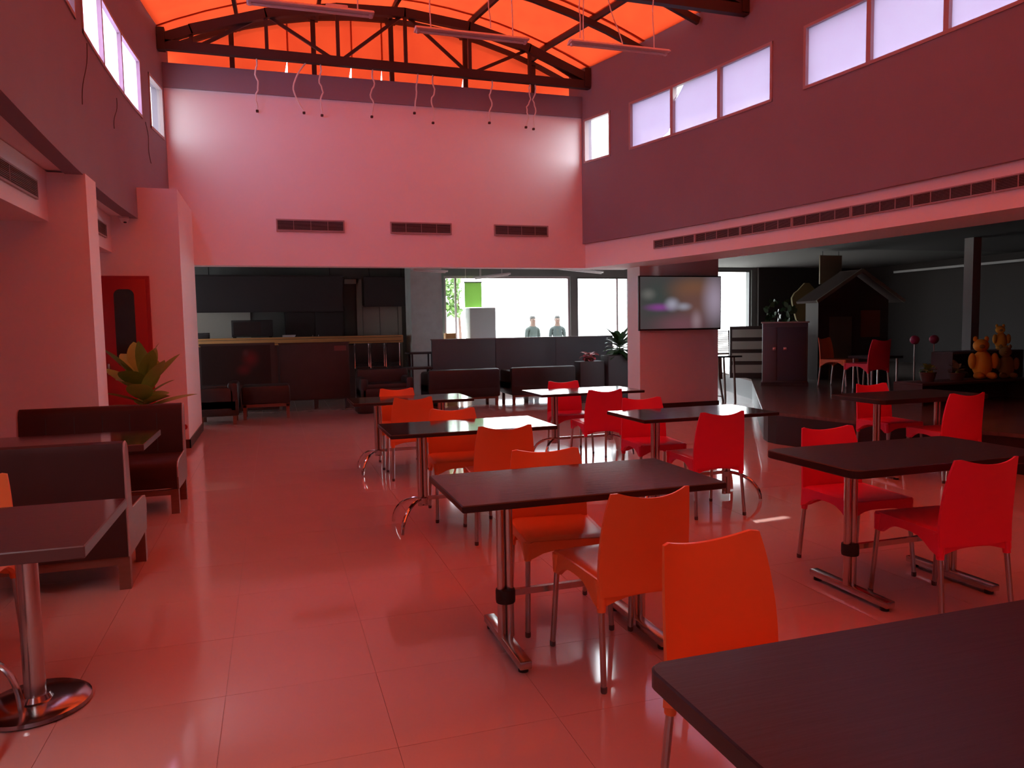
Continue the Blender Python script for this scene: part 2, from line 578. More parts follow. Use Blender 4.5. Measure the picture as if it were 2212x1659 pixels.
def make_truss(y, label, mid_parts=True):
    T = thing('roof_truss', label, 'truss', (0, y, 0))
    a, b = xl(min(y, 11.8)), xr(min(y, 11.8))
    cx_, hw = (a+b)/2, (b-a)/2
    zc = 5.41
    X = [cx_ + hw*t for t in (-0.865, -0.555, -0.245, 0.065, 0.375, 0.68, 0.975)]
    topz = lambda x: roof_z((x-cx_)/hw) - 0.20
    mb = MB(); mb.bar((a+0.0, 0, zc+0.02), (b, 0, zc-0.02), 0.09, 0.13); mb.build('bottom_chord', truss_m, T, smooth=False)
    mb = MB()
    nodes = [a+0.02]+X[:-1]+[b-0.02]
    for p, q in zip(nodes[:-1], nodes[1:]):
        mb.bar((p-0.01, 0, topz(p)), (q+0.01, 0, topz(q)), 0.09, 0.13)
    mb.build('top_chord', truss_m, T, smooth=False)
    for x in X:
        if topz(x)-zc > 0.1:
            m = MB(); m.bar((x, 0, zc), (x, 0, topz(x)), 0.05, 0.06, (0, 1, 0)); m.build('vertical_web', truss_m, T, smooth=False)
    for i0, i1, up in ((0, 1, 1), (1, 2, 0), (2, 3, 1), (3, 4, 0), (4, 5, 1), (5, 6, 0)):
        x0, x1 = X[i0], X[i1]
        z0, z1 = (zc, topz(x1)) if up else (topz(x0), zc)
        m = MB(); m.bar((x0, 0.03, z0), (x1, 0.03, z1), 0.035, 0.045); m.build('diagonal_web', truss_m, T, smooth=False)
    for xe, sg in ((a, 1), (b, -1)):
        m = MB(); m.box(xe+sg*0.05, 0, 5.50, 0.10, 0.12, 0.30); m.build('end_plate', truss_m, T, smooth=False)
    return T
make_truss(11.6, 'dark steel truss with triangulated webs just before the end wall')
make_truss(8.38, 'dark steel truss whose end shows at the top right by the windows')
def arch(y, label, zoff=-0.14, wz=0.09, ymax=None):
    mb = MB()
    ts = np.linspace(-0.99, 0.99, 13)
    P_ = [roof_pt(t, y, zoff) for t in ts]
    for p, q in zip(P_[:-1], P_[1:]):
        mb.bar(p, q, 0.06, wz)
    return tag(mb.build('arched_rafter', truss_m, smooth=False), label, 'rafter')
arch(12.30, 'dark arched rafter against the orange gable, beyond the truss', -0.06, 0.07)
arch(10.35, 'dark arched rafter next in front of the far truss')
arch(9.2, 'dark arched rafter meeting the right wall above the triple window')
names = ['leftmost dark purlin running along the orange roof', 'dark purlin left of the roof crown', 'dark purlin along the crown of the orange roof',
         'dark purlin right of the roof crown', 'rightmost dark purlin running along the orange roof']
for t, nm in zip(PT[1:-1], names):
    mb = MB()
    ys = [12.35, 11.6, 10.35, 9.2, 8.0, 6.5, 5.0, 2.5, 0, -2.5, -4.95]
    P_ = [roof_pt(t, y, -0.055) for y in ys]
    for p, q in zip(P_[:-1], P_[1:]):
        mb.bar(p, q, 0.05, 0.075)
    tag(mb.build('roof_purlin', truss_m, smooth=False), nm, 'purlin')
pn = ['leftmost dark post on the end wall below the gable', 'second dark post from the left below the gable', 'middle dark post below the gable crown',
      'fourth dark post from the left below the gable', 'rightmost dark post below the gable, with a bent bracket']
for x, t, nm in zip((-0.42, 0.77, 1.97, 3.18, 4.36), PT[1:-1], pn):
    P0 = thing('gable_post', nm, 'post', (x, 12.2, 5.25))
    zt = roof_pt(t, 12.2, -0.09).z - 5.25
    m = MB(); m.box(0, 0, zt/2, 0.07, 0.06, zt); m.build('post', truss_m, P0, smooth=False)
    m = MB(); m.box(0, 0, zt-0.05, 0.16, 0.10, 0.02); m.build('cap_plate', truss_m, P0, smooth=False)
    m = MB(); m.box(0, 0, 0.01, 0.15, 0.12, 0.02); m.build('base_plate', truss_m, P0, smooth=False)

# ------------------------------------------------------------------ hanging battens and cables
def squiggle(p, q, amp, n=14, seed=0, sag=0.0):
    rnd = random.Random(seed)
    p, q = Vector(p), Vector(q)
    out = []
    for i in range(n+1):
        f = i/n
        v = p.lerp(q, f)
        e = math.sin(math.pi*f)
        v.x += amp*math.sin(f*13+seed)*e + rnd.uniform(-amp, amp)*0.4*e + sag*math.sin(math.pi*f)
        out.append(v)
    return out
for k, (x0, x1, z, hooks, lab) in enumerate((
        (-0.12, 1.12, 4.665, (0.0, 0.96), 'white batten light hanging in front of the truss, upper left one'),
        (1.55, 2.80, 4.565, (1.72, 2.63), 'white batten light hanging in the middle of the three'),
        (3.30, 4.54, 4.60, (3.47, 4.36), 'white batten light hanging nearest the right wall'))):
    L = thing('batten_light', lab, 'ceiling light', ((x0+x1)/2, 8.0, z), group='hanging batten lights')
    ln = x1-x0
    m = MB()
    m.prism([(-0.075, 0.012), (0.075, 0.012), (0.075, 0.020), (0.03, 0.05), (-0.03, 0.05), (-0.075, 0.020)], -ln/2, ln/2, 'x')
    m.build('reflector', batten_m, L, smooth=False)
    m = MB(); m.tube([(-ln/2+0.05, 0, -0.002), (ln/2-0.05, 0, -0.002)], 0.013, 10); m.build('tube', batten_m, L)
    for e in (-1, 1):
        m = MB(); m.box(e*(ln/2-0.03), 0, 0.0, 0.03, 0.05, 0.03, r=0.004); m.build('lamp_holder', batten_m, L)
    if k == 0:
        m = MB(); m.box(0.25, 0.0, 0.062, 0.22, 0.06, 0.035, r=0.01); m.build('ballast_box', batten_m, L)
    for h in hooks:
        t_ = (h-(xl(8)+xr(8))/2)/((xr(8)-xl(8))/2)
        zt = roof_z(t_)-0.05
        m = MB(); m.tube(squiggle((h-(x0+x1)/2-0.02, 0, zt-z), (h-(x0+x1)/2, 0, 0.05), 0.015, 10, k+int(h*10)), 0.007, 6); m.build('hanging_cord', cable_m, L)
loose = [((2.37, 8.1, 6.3), (2.41, 8.1, 4.72), 'white cable dangling over the middle batten light'),
         ((3.52, 8.1, 6.28), (3.47, 8.1, 4.72), 'white cable dangling beside the right batten light'),
         ((3.85, 8.15, 6.2), (4.05, 8.15, 4.66), 'white cable curving down over the right batten light')]
for k, (p, q, lab) in enumerate(loose):
    m = MB(); m.tube(squiggle(p, q, 0.03, 14, k, -0.12 if k == 2 else 0), 0.007, 6)
    tag(m.build('hanging_cable', cable_m), lab, 'cable')
wall_c = [(-0.09, 4.67, 'leftmost'), (0.57, 4.69, 'bowed second'), (0.83, 4.67, 'third'), (1.57, 4.70, 'fourth'), (2.23, 4.80, 'thin straight fifth'),
          (2.52, 4.67, 'sixth'), (3.44, 4.73, 'seventh'), (4.06, 4.70, 'eighth'), (4.19, 4.68, 'last, rightmost')]
for k, (x, z, o_) in enumerate(wall_c):
    Cc = thing('dangling_wire', '%s white wire from the left, dangling before the end wall' % o_, 'wire', (x, 11.66, z), group='white wires dangling before the end wall')
    ptop = (0.03*math.sin(k*2.1)+0.02, -0.04, 5.36-z)
    m = MB(); m.tube(squiggle(ptop, (0, 0.05, 0.0), 0.028 if k not in (1, 4) else 0.006, 16, k*3+1, -0.16 if k == 1 else 0), 0.011, 6)
    m.build('wire', cable_m, Cc)
    m = MB(); m.box(0.0, 0.08, -0.015, 0.04, 0.04, 0.035, r=0.008); m.build('wire_end', dark_cable, Cc)
for k, (p, q, lab) in enumerate((((xl(7.86)+.012, 7.86, 4.1), (xl(7.5)+.012, 7.5, 3.45), 'longest dark wire hanging on the left mauve wall'),
                                 ((xl(9.2)+.012, 9.2, 4.0), (xl(9.0)+.012, 9.0, 3.62), 'short dark wire on the left wall below the triple window'),
                                 ((xl(10.7)+.012, 10.7, 4.14), (xl(10.9)+.012, 10.9, 3.66), 'dark hooked wire on the left wall under the clear pane'))):
    m = MB(); pts = squiggle(p, q, 0.0, 10, k)
    for i, v in enumerate(pts):
        v.y += 0.05*math.sin(i*0.6)
        v.x = xl(v.y)+0.012
    m.tube(pts, 0.004, 5)
    tag(m.build('wall_wire', dark_cable), lab, 'wire')

# ------------------------------------------------------------------ air vents
def vent(name, lab, p0, p1, z0, z1, depth_dir, nsl, ndiv, group=None, fr=0.02):
    """p0,p1: (x,y) ends of the face; depth_dir: unit vector out of the wall"""
    p0, p1 = Vector((*p0, 0)), Vector((*p1, 0))
    d = Vector((*depth_dir, 0))
    V = thing(name, lab, 'air vent', (p0.x, p0.y, z0), group=group)
    q = p1-p0
    L_ = q.length; t = q.normalized(); h = z1-z0
    def slab(m, a, b, za, zb, o0, o1):
        vs = []
        for o in (o0, o1):
            for e, zz in ((a, za), (b, za), (b, zb), (a, zb)):
                vs.append(t*e+d*o+Vector((0, 0, zz)))
        m.add(vs, [(0, 1, 2, 3), (7, 6, 5, 4), (0, 1, 5, 4), (1, 2, 6, 5), (2, 3, 7, 6), (3, 0, 4, 7)])
    m = MB(); slab(m, fr, L_-fr, fr, h-fr, 0.002, 0.006); m.build('backing', vent_back, V, smooth=False)
    m = MB()
    slab(m, 0, L_, 0, fr, 0, 0.024); slab(m, 0, L_, h-fr, h, 0, 0.024); slab(m, 0, fr, fr, h-fr, 0, 0.024); slab(m, L_-fr, L_, fr, h-fr, 0, 0.024)
    m.build('frame', vent_m, V, smooth=False)
    m = MB()
    for k in range(nsl):
        zz = fr+(h-2*fr)*(k+0.5)/nsl
        vs = []
        th_ = (h-2*fr)/nsl*0.10
        for e in (fr, L_-fr):
            for o, dz in ((0.004, th_), (0.022, -th_), (0.022, -3*th_), (0.004, -th_)):
                vs.append(t*e+d*o+Vector((0, 0, zz+dz)))
        m.add(vs, [(0, 1, 5, 4), (1, 2, 6, 5), (2, 3, 7, 6), (3, 0, 4, 7), (0, 1, 2, 3), (7, 6, 5, 4)])
    stuff(m.build('slat', vent_m, V, smooth=False))
    for k in range(1, ndiv):
        e = L_*k/ndiv
        m = MB(); slab(m, e-0.004, e+0.004, fr, h-fr, 0.018, 0.0235); m.build('divider', vent_m, V, smooth=False)
    return V
for (x0, x1, lab) in ((0.11, 1.11, 'left air vent of three on the end wall'), (1.81, 2.79, 'middle air vent of three on the end wall'), (3.50, 4.44, 'right air vent of three on the end wall')):
    vent('air_vent', lab, (x0, YB), (x1, YB), 2.935, 3.115, (0, -1), 8, 4, 'air vents on the end wall')
ye = [10.2, 9.35, 8.5, 7.65, 6.8, 6.05, 5.2, 4.3]
vl = ['farthest section', 'second section', 'third section', 'fourth section', 'fifth section', 'sixth section', 'seventh section, at the picture edge']
for k in range(7):
    a, b = ye[k], ye[k+1]
    vent('linear_vent', '%s of the long air vent along the right beam' % vl[k], (xr(a)+.05, a-0.004), (xr(b)+.05, b+0.004), 2.585, 2.715, (-1, 0), 8, 4, 'long vent on the right beam', 0.012)
vent('linear_vent', 'air vent on the left beam before the pier', (-1.80, 4.3), (-1.80, 7.05), 2.55, 2.705, (1, 0), 9, 4, None, 0.014)
vent('linear_vent', 'small dark air vent on the left beam beyond the pier', (-1.80, 8.2), (-1.80, 9.70), 2.55, 2.705, (1, 0), 9, 3, None, 0.014)
# security camera under the left soffit
K = thing('security_camera', 'small white dome security camera under the left soffit', 'camera', (-1.63, 9.95, Z_UP))
m = MB(); m.lathe([(0.05, 0.0), (0.055, -0.02), (0.045, -0.035)], n=16); m.build('base', batten_m, K)
m = MB(); m.lathe([(0.043, -0.03), (0.04, -0.055), (0.025, -0.075), (0.006, -0.083)], n=16); m.build('dome', batten_m, K)
m = MB(); m.lathe([(0.004, 0.0), (0.018, -0.004), (0.018, -0.014), (0.010, -0.018)], 0.012, -0.032, -0.058, 12); m.build('lens', dark_glass, K)
# small downlight in the right soffit
K = thing('downlight', 'round white downlight in the right beam soffit beside the column', 'ceiling light', (6.5, 9.3, Z_LINTEL))
m = MB(); m.lathe([(0.05, 0), (0.065, -0.008), (0.065, 0.0)], n=18); m.build('ring', batten_m, K)
m = MB(); m.lathe([(0.048, -0.001), (0.02, -0.004)], n=18); m.build('lens', mat('lens_white', (0.9, 0.9, 0.85), 0.3), K)

# ------------------------------------------------------------------ red door
D = struct('door_1')
m = MB(); m.b2(-2.05, -1.41, 10.02, 10.06, 0, 2.14)
m.cur = 0
m.build('door_frame', red_door, D)
m = MB(); m.b2(-1.94, -1.45, 10.00, 10.03, 0.02, 2.10, r=0.004); leaf = m.build('door_leaf', red_door, D)
# rounded vision panel
pts = []
cx0, cx1, cz0, cz1, rr = -1.80, -1.58, 1.05, 1.98, 0.07
for (ax, az, a0) in ((cx1-rr, cz0+rr, -90), (cx1-rr, cz1-rr, 0), (cx0+rr, cz1-rr, 90), (cx0+rr, cz0+rr, 180)):
    for k in range(6):
        a = R(a0+90*k/5); pts.append((ax+rr*math.cos(a), az+rr*math.sin(a)))
m = MB(); m.prism(pts, 9.994, 10.002, 'y'); m.build('vision_panel', dark_glass, leaf)
m = MB(); m.box(-1.89, 9.985, 1.02, 0.03, 0.04, 0.14, r=0.006); m.build('door_handle', steel, leaf)
m = MB(); m.lathe([(0.03, 0), (0.036, 0.006), (0.03, 0.012)], n=16)
o = m.build('wall_button', mat('red_button', (0.35, 0.02, 0.02), 0.4)); o.location = (-1.10, 10.06, 0.27); o.rotation_euler = (R(90), 0, 0)
tag(o, 'small round red disc low on the corner pier', 'button')

# ------------------------------------------------------------------ chairs
def chair_meshes(pm):
    out = []
    # seat with skirt and leg sockets
    m = MB()
    def seat(u, v):
        x = (u*2-1); yy = -0.205+0.435*v
        wdt = 0.212-0.012*v
        z = 0.452-0.012*(1-x*x)*math.sin(math.pi*min(1, v*1.1)) + 0.004*v
        if v > 0.9:
            z -= 0.10*(v-0.9)
        z -= 0.012*max(0, abs(x)-0.85)/0.15
        p = Vector((x*wdt, yy, z))
        return p, p+Vector((0, 0, -0.018))
    m.grid(seat, 12, 12)
    # skirt around three sides and the rear
    per = []
    for k in range(11): per.append((-0.212+0.012*k/10, -0.205+0.43*k/10))
    for k in range(1, 11): per.append((-0.200+0.40*k/10, 0.225))
    for k in range(1, 11): per.append((0.200+0.012*k/10, 0.225-0.43*k/10))
    for k in range(1, 10): per.append((0.212-0.424*k/10, -0.205))
    n = len(per); vs = []; fs = []
    for i, (x, y) in enumerate(per):
        cd = min(math.hypot(x-sx*0.205, y-sy) for sx in (-1, 1) for sy in (-0.205, 0.225))
        dep = 0.040+0.075*math.exp(-(cd/0.085)**2)
        if y < -0.2:
            dep = 0.085+0.03*math.exp(-(cd/0.085)**2)
        if y > 0.22:
            dep = 0.05+0.045*math.exp(-(cd/0.07)**2)
        nx, ny = x/0.21, y/0.215
        l = max(1e-6, math.hypot(x, y))
        ix, iy = x*(1-0.014/l*1.2), y*(1-0.014/l*1.2)
        zt = 0.449
        vs += [(x, y, zt), (x*1.015, y*1.015, zt-dep), (ix, iy, zt-dep), (ix*0.99, iy*0.99, zt-0.004)]
    for i in range(n):
        j = (i+1) % n
        for k in range(4):
            k2 = (k+1) % 4
            fs.append((i*4+k, j*4+k, j*4+k2, i*4+k2))
    m.add(vs, fs)
    tops = {}
    for sx in (-1, 1):
        for fy, (ty, by, bot) in ((1, (0.205, 0.245, 0.355)), (-1, (-0.190, -0.235, 0.315))):
            top = Vector((sx*0.190, ty, 0.44)); foot = Vector((sx*0.203, by, 0.0))
            f = (0.44-bot)/0.44
            mid = top.lerp(foot, f)
            m.tube([top, top.lerp(mid, 0.5), mid], [0.026, 0.0215, 0.0175], 10)
            tops[(sx, fy)] = (top.lerp(foot, f*0.7), foot)
    out.append(('seat', m.mesh('seat', pm, angle=50), None))
    # backrest: curved shell with a dipped top edge
    m = MB()
    def back(u, v):
        x = u*2-1
        hw = 0.207+0.004*math.sin(math.pi*v)-0.028*v**2.2
        z0, z1 = 0.375, 0.81
        z = z0+(z1-z0)*v
        z -= (0.034*(1-x*x))*max(0, (v-0.55)/0.45)**2
        z -= 0.012*max(0, abs(x)-0.86)/0.14*max(0, (v-0.8)/0.2)
        y = -0.200-0.012*v-0.085*max(0, v-0.15)**1.5
        y += 0.040*x*x*(0.35+0.65*v)-0.012
        t = 0.017-0.006*v
        p = Vector((x*hw, y, z))
        return p, p+Vector((0, -t, 0.001))
    m.grid(back, 14, 14)
    out.append(('backrest', m.mesh('backrest', pm, angle=60), None))
    for (sx, fy), (a, b) in tops.items():
        m = MB()
        m.tube([a, b+Vector((0, 0, 0.012))], 0.0125, 10)
        lg = len(out)
        out.append(('leg', m.mesh('leg', alu), None))
        m = MB(); m.lathe([(0.0115, 0), (0.0135, 0.004), (0.0135, 0.024), (0.012, 0.026)], b.x, b.y, 0, 10)
        out.append(('foot_cap', m.mesh('foot_cap', mat('grey_foot_cap', (0.10, 0.08, 0.08), 0.5)), lg))
    return out
CH = {'o': chair_meshes(orange_p), 'r': chair_meshes(red_p)}
def chair(kind, x, y, rz, label, group, z=0.0):
    T = thing('cafe_chair', label, 'chair', (x, y, z), R(rz), group)
    objs = []
    for nm, me, par in CH[kind]:
        objs.append(put(nm, me, T if par is None else objs[par]))
    return T
GO, GR = 'orange cafe chairs', 'red cafe chairs'
chair('o', 1.375, 2.85, 4, 'orange chair in the foreground with its back to us, at the central dark table', GO)
chair('o', 1.315, 3.42, 172, 'orange plastic chair facing us on the far side of the central dark table', GO)
chair('o', 1.46, 4.93, -5, 'orange chair with its back to us at the table with the glaring right end', GO)
chair('o', 1.335, 5.60, 175, 'orange plastic chair facing us behind the table with the sunlit right end', GO)
chair('o', 1.25, 7.25, -2, 'orange plastic chair with its back to us at the farthest table of the left row', GO)
chair('o', 1.25, 7.86, 177, 'farthest orange plastic chair, facing us behind the last table of the left row', GO)
chair('o', 1.275, 1.68, 186, 'largest orange plastic chair, in the right foreground behind the nearest table corner', GO)
chair('o', -1.40, 3.78, 180, 'orange plastic chair cut by the left picture edge at the pedestal table', GO)
chair('r', 3.20, 7.14, -3, 'red plastic chair with its back to us at the far white-glaring table', GR)
chair('r', 3.22, 7.93, 174, 'farthest red plastic chair facing us behind the white-glaring table', GR)
chair('r', 3.14, 4.98, -2, 'red plastic chair with its back to us, bright floor glare at its right side', GR)
chair('r', 3.085, 5.70, 174, 'red plastic chair facing us between the two middle tables of the centre row', GR)
chair('r', 3.17, 2.86, -4, 'red plastic chair in the right foreground with its back to us at the thick-topped table', GR)
chair('r', 3.22, 3.50, 176, 'red plastic chair facing us behind the thick-topped table on the right', GR)
chair('r', 5.82, 5.25, -5, 'red plastic chair with its back to us beside the dark platform at the right edge', GR)
chair('r', 5.86, 5.93, 176, 'red plastic chair facing us behind the round-cornered table by the platform', GR)

# ------------------------------------------------------------------ tables
def rrect(lx, ly, r_, n=5):
    pts = []
    for (ax, ay, a0) in ((lx/2-r_, -ly/2+r_, -90), (lx/2-r_, ly/2-r_, 0), (-lx/2+r_, ly/2-r_, 90), (-lx/2+r_, -ly/2+r_, 180)):
        for k in range(n+1):
            a = R(a0+90*k/n); pts.append((ax+r_*math.cos(a), ay+r_*math.sin(a)))
    return pts
def slab_top(lx, ly, z, th, r_, ch=0.004):
    """tabletop with softened rim: profile rings"""
    m = MB()
    rings = [(-ch, z-th), (0, z-th+ch), (0, z-ch), (-ch, z)]
    base = rrect(lx, ly, r_)
    n = len(base); vs = []
    for d_, zz in rings:
        for x, y in base:
            k = (1+d_*2/lx, 1+d_*2/ly)
            vs.append((x*k[0], y*k[1], zz))
    fs = []
    for i in range(len(rings)-1):
        for k in range(n):
            j = (k+1) % n
            fs.append((i*n+k, i*n+j, (i+1)*n+j, (i+1)*n+k))
    m.add(vs, fs)
    m.cur = 0
    m.add([vs[3*n+k] for k in range(n)], [tuple(range(n))])
    m.cur = 1
    m.add([vs[k] for k in range(n)], [tuple(range(n-1, -1, -1))])
    for i in range(n*3):
        m.mi[i] = 1
    return m
def twin_post(m, x, z0, z1):
    for e in (-0.019, 0.019):
        m.tube([(x+e, 0, z0), (x+e, 0, z1)], 0.0195, 12)
def table(kind, x, y, lx, ly, z, th, label, rz=0.0, rr=0.006, px=0.33, group='dark cafe tables', post_z=0.16):
    T = thing('cafe_table', label, 'table', (x, y, 0), R(rz), group)
    slab_top(lx, ly, z, th, rr).build('tabletop', [satin_wood if (kind == 'bar' and th > 0.035) else dark_wood, dark_edge], T, angle=30)
    for e in (-1, 1):
        m = MB()
        twin_post(m, e*px, post_z if kind == 'arc' else 0.055, z-th)
        po = m.build('post', steel, T)
        m = MB(); m.box(e*px, 0, z-th-0.006, 0.10, ly*0.72, 0.012); m.build('top_plate', steel, T)
        if kind == 'arc':
            m = MB(); m.lathe([(0.03, 0), (0.036, 0.005), (0.036, 0.045), (0.03, 0.05)], e*px, 0, 0.175, 14); m.build('collar', steel, T)
            for sy in (-1, 1):
                pts = []
                for k in range(11):
                    a = R(90*k/10)
                    f = math.sin(a)
                    pts.append((e*(px+0.02+0.17*f), sy*(0.012+0.19*f), 0.200*math.cos(a)+0.012))
                m = MB(); m.tube(pts, 0.0135, 10); m.build('leg', chrome, T)
        else:
            m = MB(); m.box(e*px, 0, 0.038, 0.055, 0.56, 0.036, r=0.006); ft = m.build('foot_bar', steel, T)
            for sy in (-1, 1):
                m = MB(); m.lathe([(0.022, 0), (0.022, 0.016), (0.014, 0.022)], e*px, sy*0.24, 0, 12); m.build('foot_glide', black_rubber, ft)
            m = MB(); m.lathe([(0.043, 0), (0.045, 0.01), (0.045, 0.05), (0.043, 0.06)], e*px, 0, 0.215, 14); m.build('collar', black_rubber if e < 0 else steel, T)
    m = MB(); m.bar((-px, 0, 0.215 if kind == 'arc' else 0.255), (px, 0, 0.215 if kind == 'arc' else 0.255), 0.022, 0.028); m.build('stretcher', steel, T)
    return T
table('bar', 1.28, 3.13, 1.20, 0.66, 0.75, 0.030, 'central dark wood table in the foreground, on twin steel posts and foot bars', 0.0)
table('arc', 1.325, 5.30, 1.20, 0.66, 0.735, 0.028, 'dark table second in the left row, its right end white with glare')
table('arc', 1.31, 7.58, 1.20, 0.66, 0.735, 0.028, 'farthest dark table of the left row with two orange chairs')
table('arc', 3.24, 7.60, 1.20, 0.66, 0.735, 0.028, 'farthest table of the centre row, its top white with window glare')
table('arc', 3.22, 5.30, 1.20, 0.66, 0.735, 0.028, 'dark table of the centre row before the white column, chrome legs', post_z=0.03)
table('bar', 3.21, 3.14, 1.27, 0.68, 0.745, 0.042, 'thick dark round-cornered table on the right between two red chairs', 0.0, rr=0.05, px=0.345)
table('bar', 5.72, 5.56, 1.25, 0.68, 0.745, 0.042, 'dark round-cornered table by the platform at the right', 0.0, rr=0.05, px=0.365)
table('bar', 1.345, 1.005, 1.27, 0.69, 0.745, 0.042, 'nearest dark table, filling the bottom right corner of the picture', 0.0, rr=0.04, px=0.36)
def pedestal_table(x, y, label, extra=False):
    T = thing('pedestal_table', label, 'table', (x, y, 0), 0, 'pedestal tables by the booths')
    slab_top(1.2, 0.78, 0.72, 0.045, 0.004).build('tabletop', [dark_wood, trim_edge], T, angle=30)
    for e in (-1, 1):
        px = e*0.31
        m = MB(); m.tube([(px, 0, 0.03), (px, 0, 0.675)], 0.038, 18); m.build('post', steel, T)
        m = MB(); m.lathe([(0.185, 0.0), (0.195, 0.008), (0.192, 0.022), (0.172, 0.034), (0.06, 0.036), (0.05, 0.055), (0.036, 0.056)], px, 0, 0, 36); m.build('disc_base', chrome_dark, T)
        m = MB(); m.box(px, 0, 0.668, 0.22, 0.22, 0.012); m.build('top_plate', steel, T)
    return T
trim_edge = mat('brown_table_edge', (0.10, 0.045, 0.04), 0.35)
chrome_dark = mat('worn_chrome', (0.50, 0.46, 0.46), 0.16, metal=1.0)
LT = pedestal_table(-1.25, 3.25, 'dark table on chrome disc pedestals and a curved-leg frame at the left picture edge')
pedestal_table(-1.44, 5.76, 'dark table on disc pedestals between the two booth benches')
# curved chrome leg frame that shares the left foreground tabletop
fx_, fy_ = -0.27+0.46, -0.25
m = MB(); m.tube([(fx_-0.019, fy_, 0.25), (fx_-0.019, fy_, 0.675)], 0.0195, 12); m.tube([(fx_+0.019, fy_, 0.25), (fx_+0.019, fy_, 0.675)], 0.0195, 12); m.build('post', steel, LT)
m = MB(); m.bar((fx_, fy_, 0.30), (fx_-0.75, fy_, 0.30), 0.02, 0.035); m.build('stretcher', steel, LT)
for sy in (-1, 1):
    pts = [(fx_+0.09*math.sin(R(9*k)), fy_+sy*(0.01+0.17*math.sin(R(9*k))), 0.28*math.cos(R(9*k))+0.012) for k in range(11)]
    m = MB(); m.tube(pts, 0.0125, 10); m.build('leg', chrome, LT)
m = MB(); m.tube([(fx_-0.75, fy_, 0.0), (fx_-0.75, fy_, 0.675)], 0.0195, 12); m.build('post', steel, LT)

# ------------------------------------------------------------------ booth benches
def booth(x1, y, facing, label, lx=1.24):
    """x1: aisle end; y: outer face of the backrest; facing +1: sitter looks to +y"""
    T = thing('booth_bench', label, 'bench', (x1-lx/2, y, 0), 0 if facing > 0 else math.pi, 'brown booth benches')
    h = lx/2
    m = MB()
    prof = [(0.0, 0.19), (0.0, 0.80), (0.015, 0.835), (0.05, 0.845), (0.085, 0.83), (0.10, 0.79), (0.135, 0.42), (0.135, 0.19)]
    m.prism(prof, -h+0.012, h-0.012, 'x'); b = m.build('backrest', brown_uph, T, angle=50)
    for k in range(1, 6):
        xx = -h+lx*k/6
        s_ = MB(); s_.bar((xx, 0.1005, 0.77), (xx, 0.134, 0.45), 0.006, 0.006, (0, 1, 0)); s_.build('seam', black_uph, b, smooth=False)
    m = MB()
    prof = [(0.12, 0.21), (0.12, 0.43), (0.50, 0.435), (0.58, 0.42), (0.615, 0.38), (0.615, 0.30), (0.60, 0.21)]
    m.prism(prof, -h+0.012, h-0.012, 'x'); m.build('seat', brown_uph, T, angle=50)
    for e in (-1, 1):
        m = MB()
        ep = [(0.004, 0.19), (0.004, 0.80), (0.02, 0.832), (0.05, 0.84), (0.08, 0.825), (0.098, 0.79), (0.14, 0.44), (0.50, 0.43), (0.58, 0.415), (0.61, 0.38), (0.61, 0.30), (0.595, 0.20), (0.30, 0.19)]
        m.prism(ep, e*h-0.012 if e > 0 else -h, e*h if e > 0 else -h+0.012, 'x'); m.build('end_panel', trim_m if False else brown_frame, T, smooth=False)
        m = MB(); m.tube([(e*(h-0.004), a, b_) for a, b_ in ep[:-2]], 0.006, 6); m.build('piping', trim_m, T)
        for yy in (0.035, 0.565):
            m = MB(); m.box(e*(h-0.035), yy, 0.10, 0.06, 0.055, 0.20); m.build('leg', brown_frame, T, smooth=False)
    m = MB(); m.box(0, 0.03, 0.165, lx-0.1, 0.03, 0.05); m.box(0, 0.57, 0.175, lx-0.1, 0.03, 0.045); m.build('rail', brown_frame, T, smooth=False)
    return T
booth(-0.82, 4.60, 1, 'near brown booth bench seen from behind, its back to us')
booth(-0.765, 7.02, -1, 'far brown booth bench facing us against the white pier')

# ------------------------------------------------------------------ plants
def leaf_mesh(name, L_, Wd, curve, m_, fold=0.25, tip=0.6, n=8):
    mb = MB(); vs = []; fs = []
    for i in range(n+1):
        f = i/n
        wv = Wd*(math.sin(math.pi*min(1, f**tip*0.98+0.02)))**0.8
        yv = L_*(f-0.18*curve*f*f); zv = L_*(0.9*f*(1-curve*f*0.75))
        for u in (-1, 0, 1):
            vs.append((u*wv, yv*0.55, zv+abs(u)*fold*wv))
    for i in range(n):
        for k in range(2):
            fs.append((i*3+k, i*3+k+1, i*3+k+4, i*3+k+3))
    mb.add(vs, fs)
    return mb.mesh(name, m_, angle=80)
def plant(name, label, x, y, z, pot_r, pot_h, meshes, n, rise, tilt0, tilt1, seed, cat='plant', sc=(0.8, 1.15), pot=True, potm=None):
    T = thing(name, label, cat, (x, y, z))
    rnd = random.Random(seed)
    if pot:
        m = MB(); m.lathe([(pot_r*0.72, 0), (pot_r*0.95, pot_h*0.85), (pot_r, pot_h*0.87), (pot_r, pot_h), (pot_r*0.9, pot_h), (pot_r*0.85, pot_h*0.9)], n=20); m.build('pot', potm or terracotta, T)
        m = MB(); m.lathe([(pot_r*0.86, pot_h*0.90), (pot_r*0.3, pot_h*0.93)], n=16); m.build('soil', soil, T)
    m = MB(); m.tube([(0, 0, pot_h*0.85), (0.01, 0, pot_h+rise)], [0.022, 0.012], 8); m.build('stem', leaf_m, T)
    for k in range(n):
        f = k/max(1, n-1)
        o = put('leaf', rnd.choice(meshes), T, (0, 0, pot_h+rise*(0.15+0.85*(1-f)*1.0)))
        o.rotation_euler = (-R(tilt0+(tilt1-tilt0)*f+rnd.uniform(-8, 8)), rnd.uniform(-.2, .2), k*2.4+rnd.uniform(-.3, .3))
        s_ = rnd.uniform(*sc); o.scale = (s_, s_, s_)
    return T
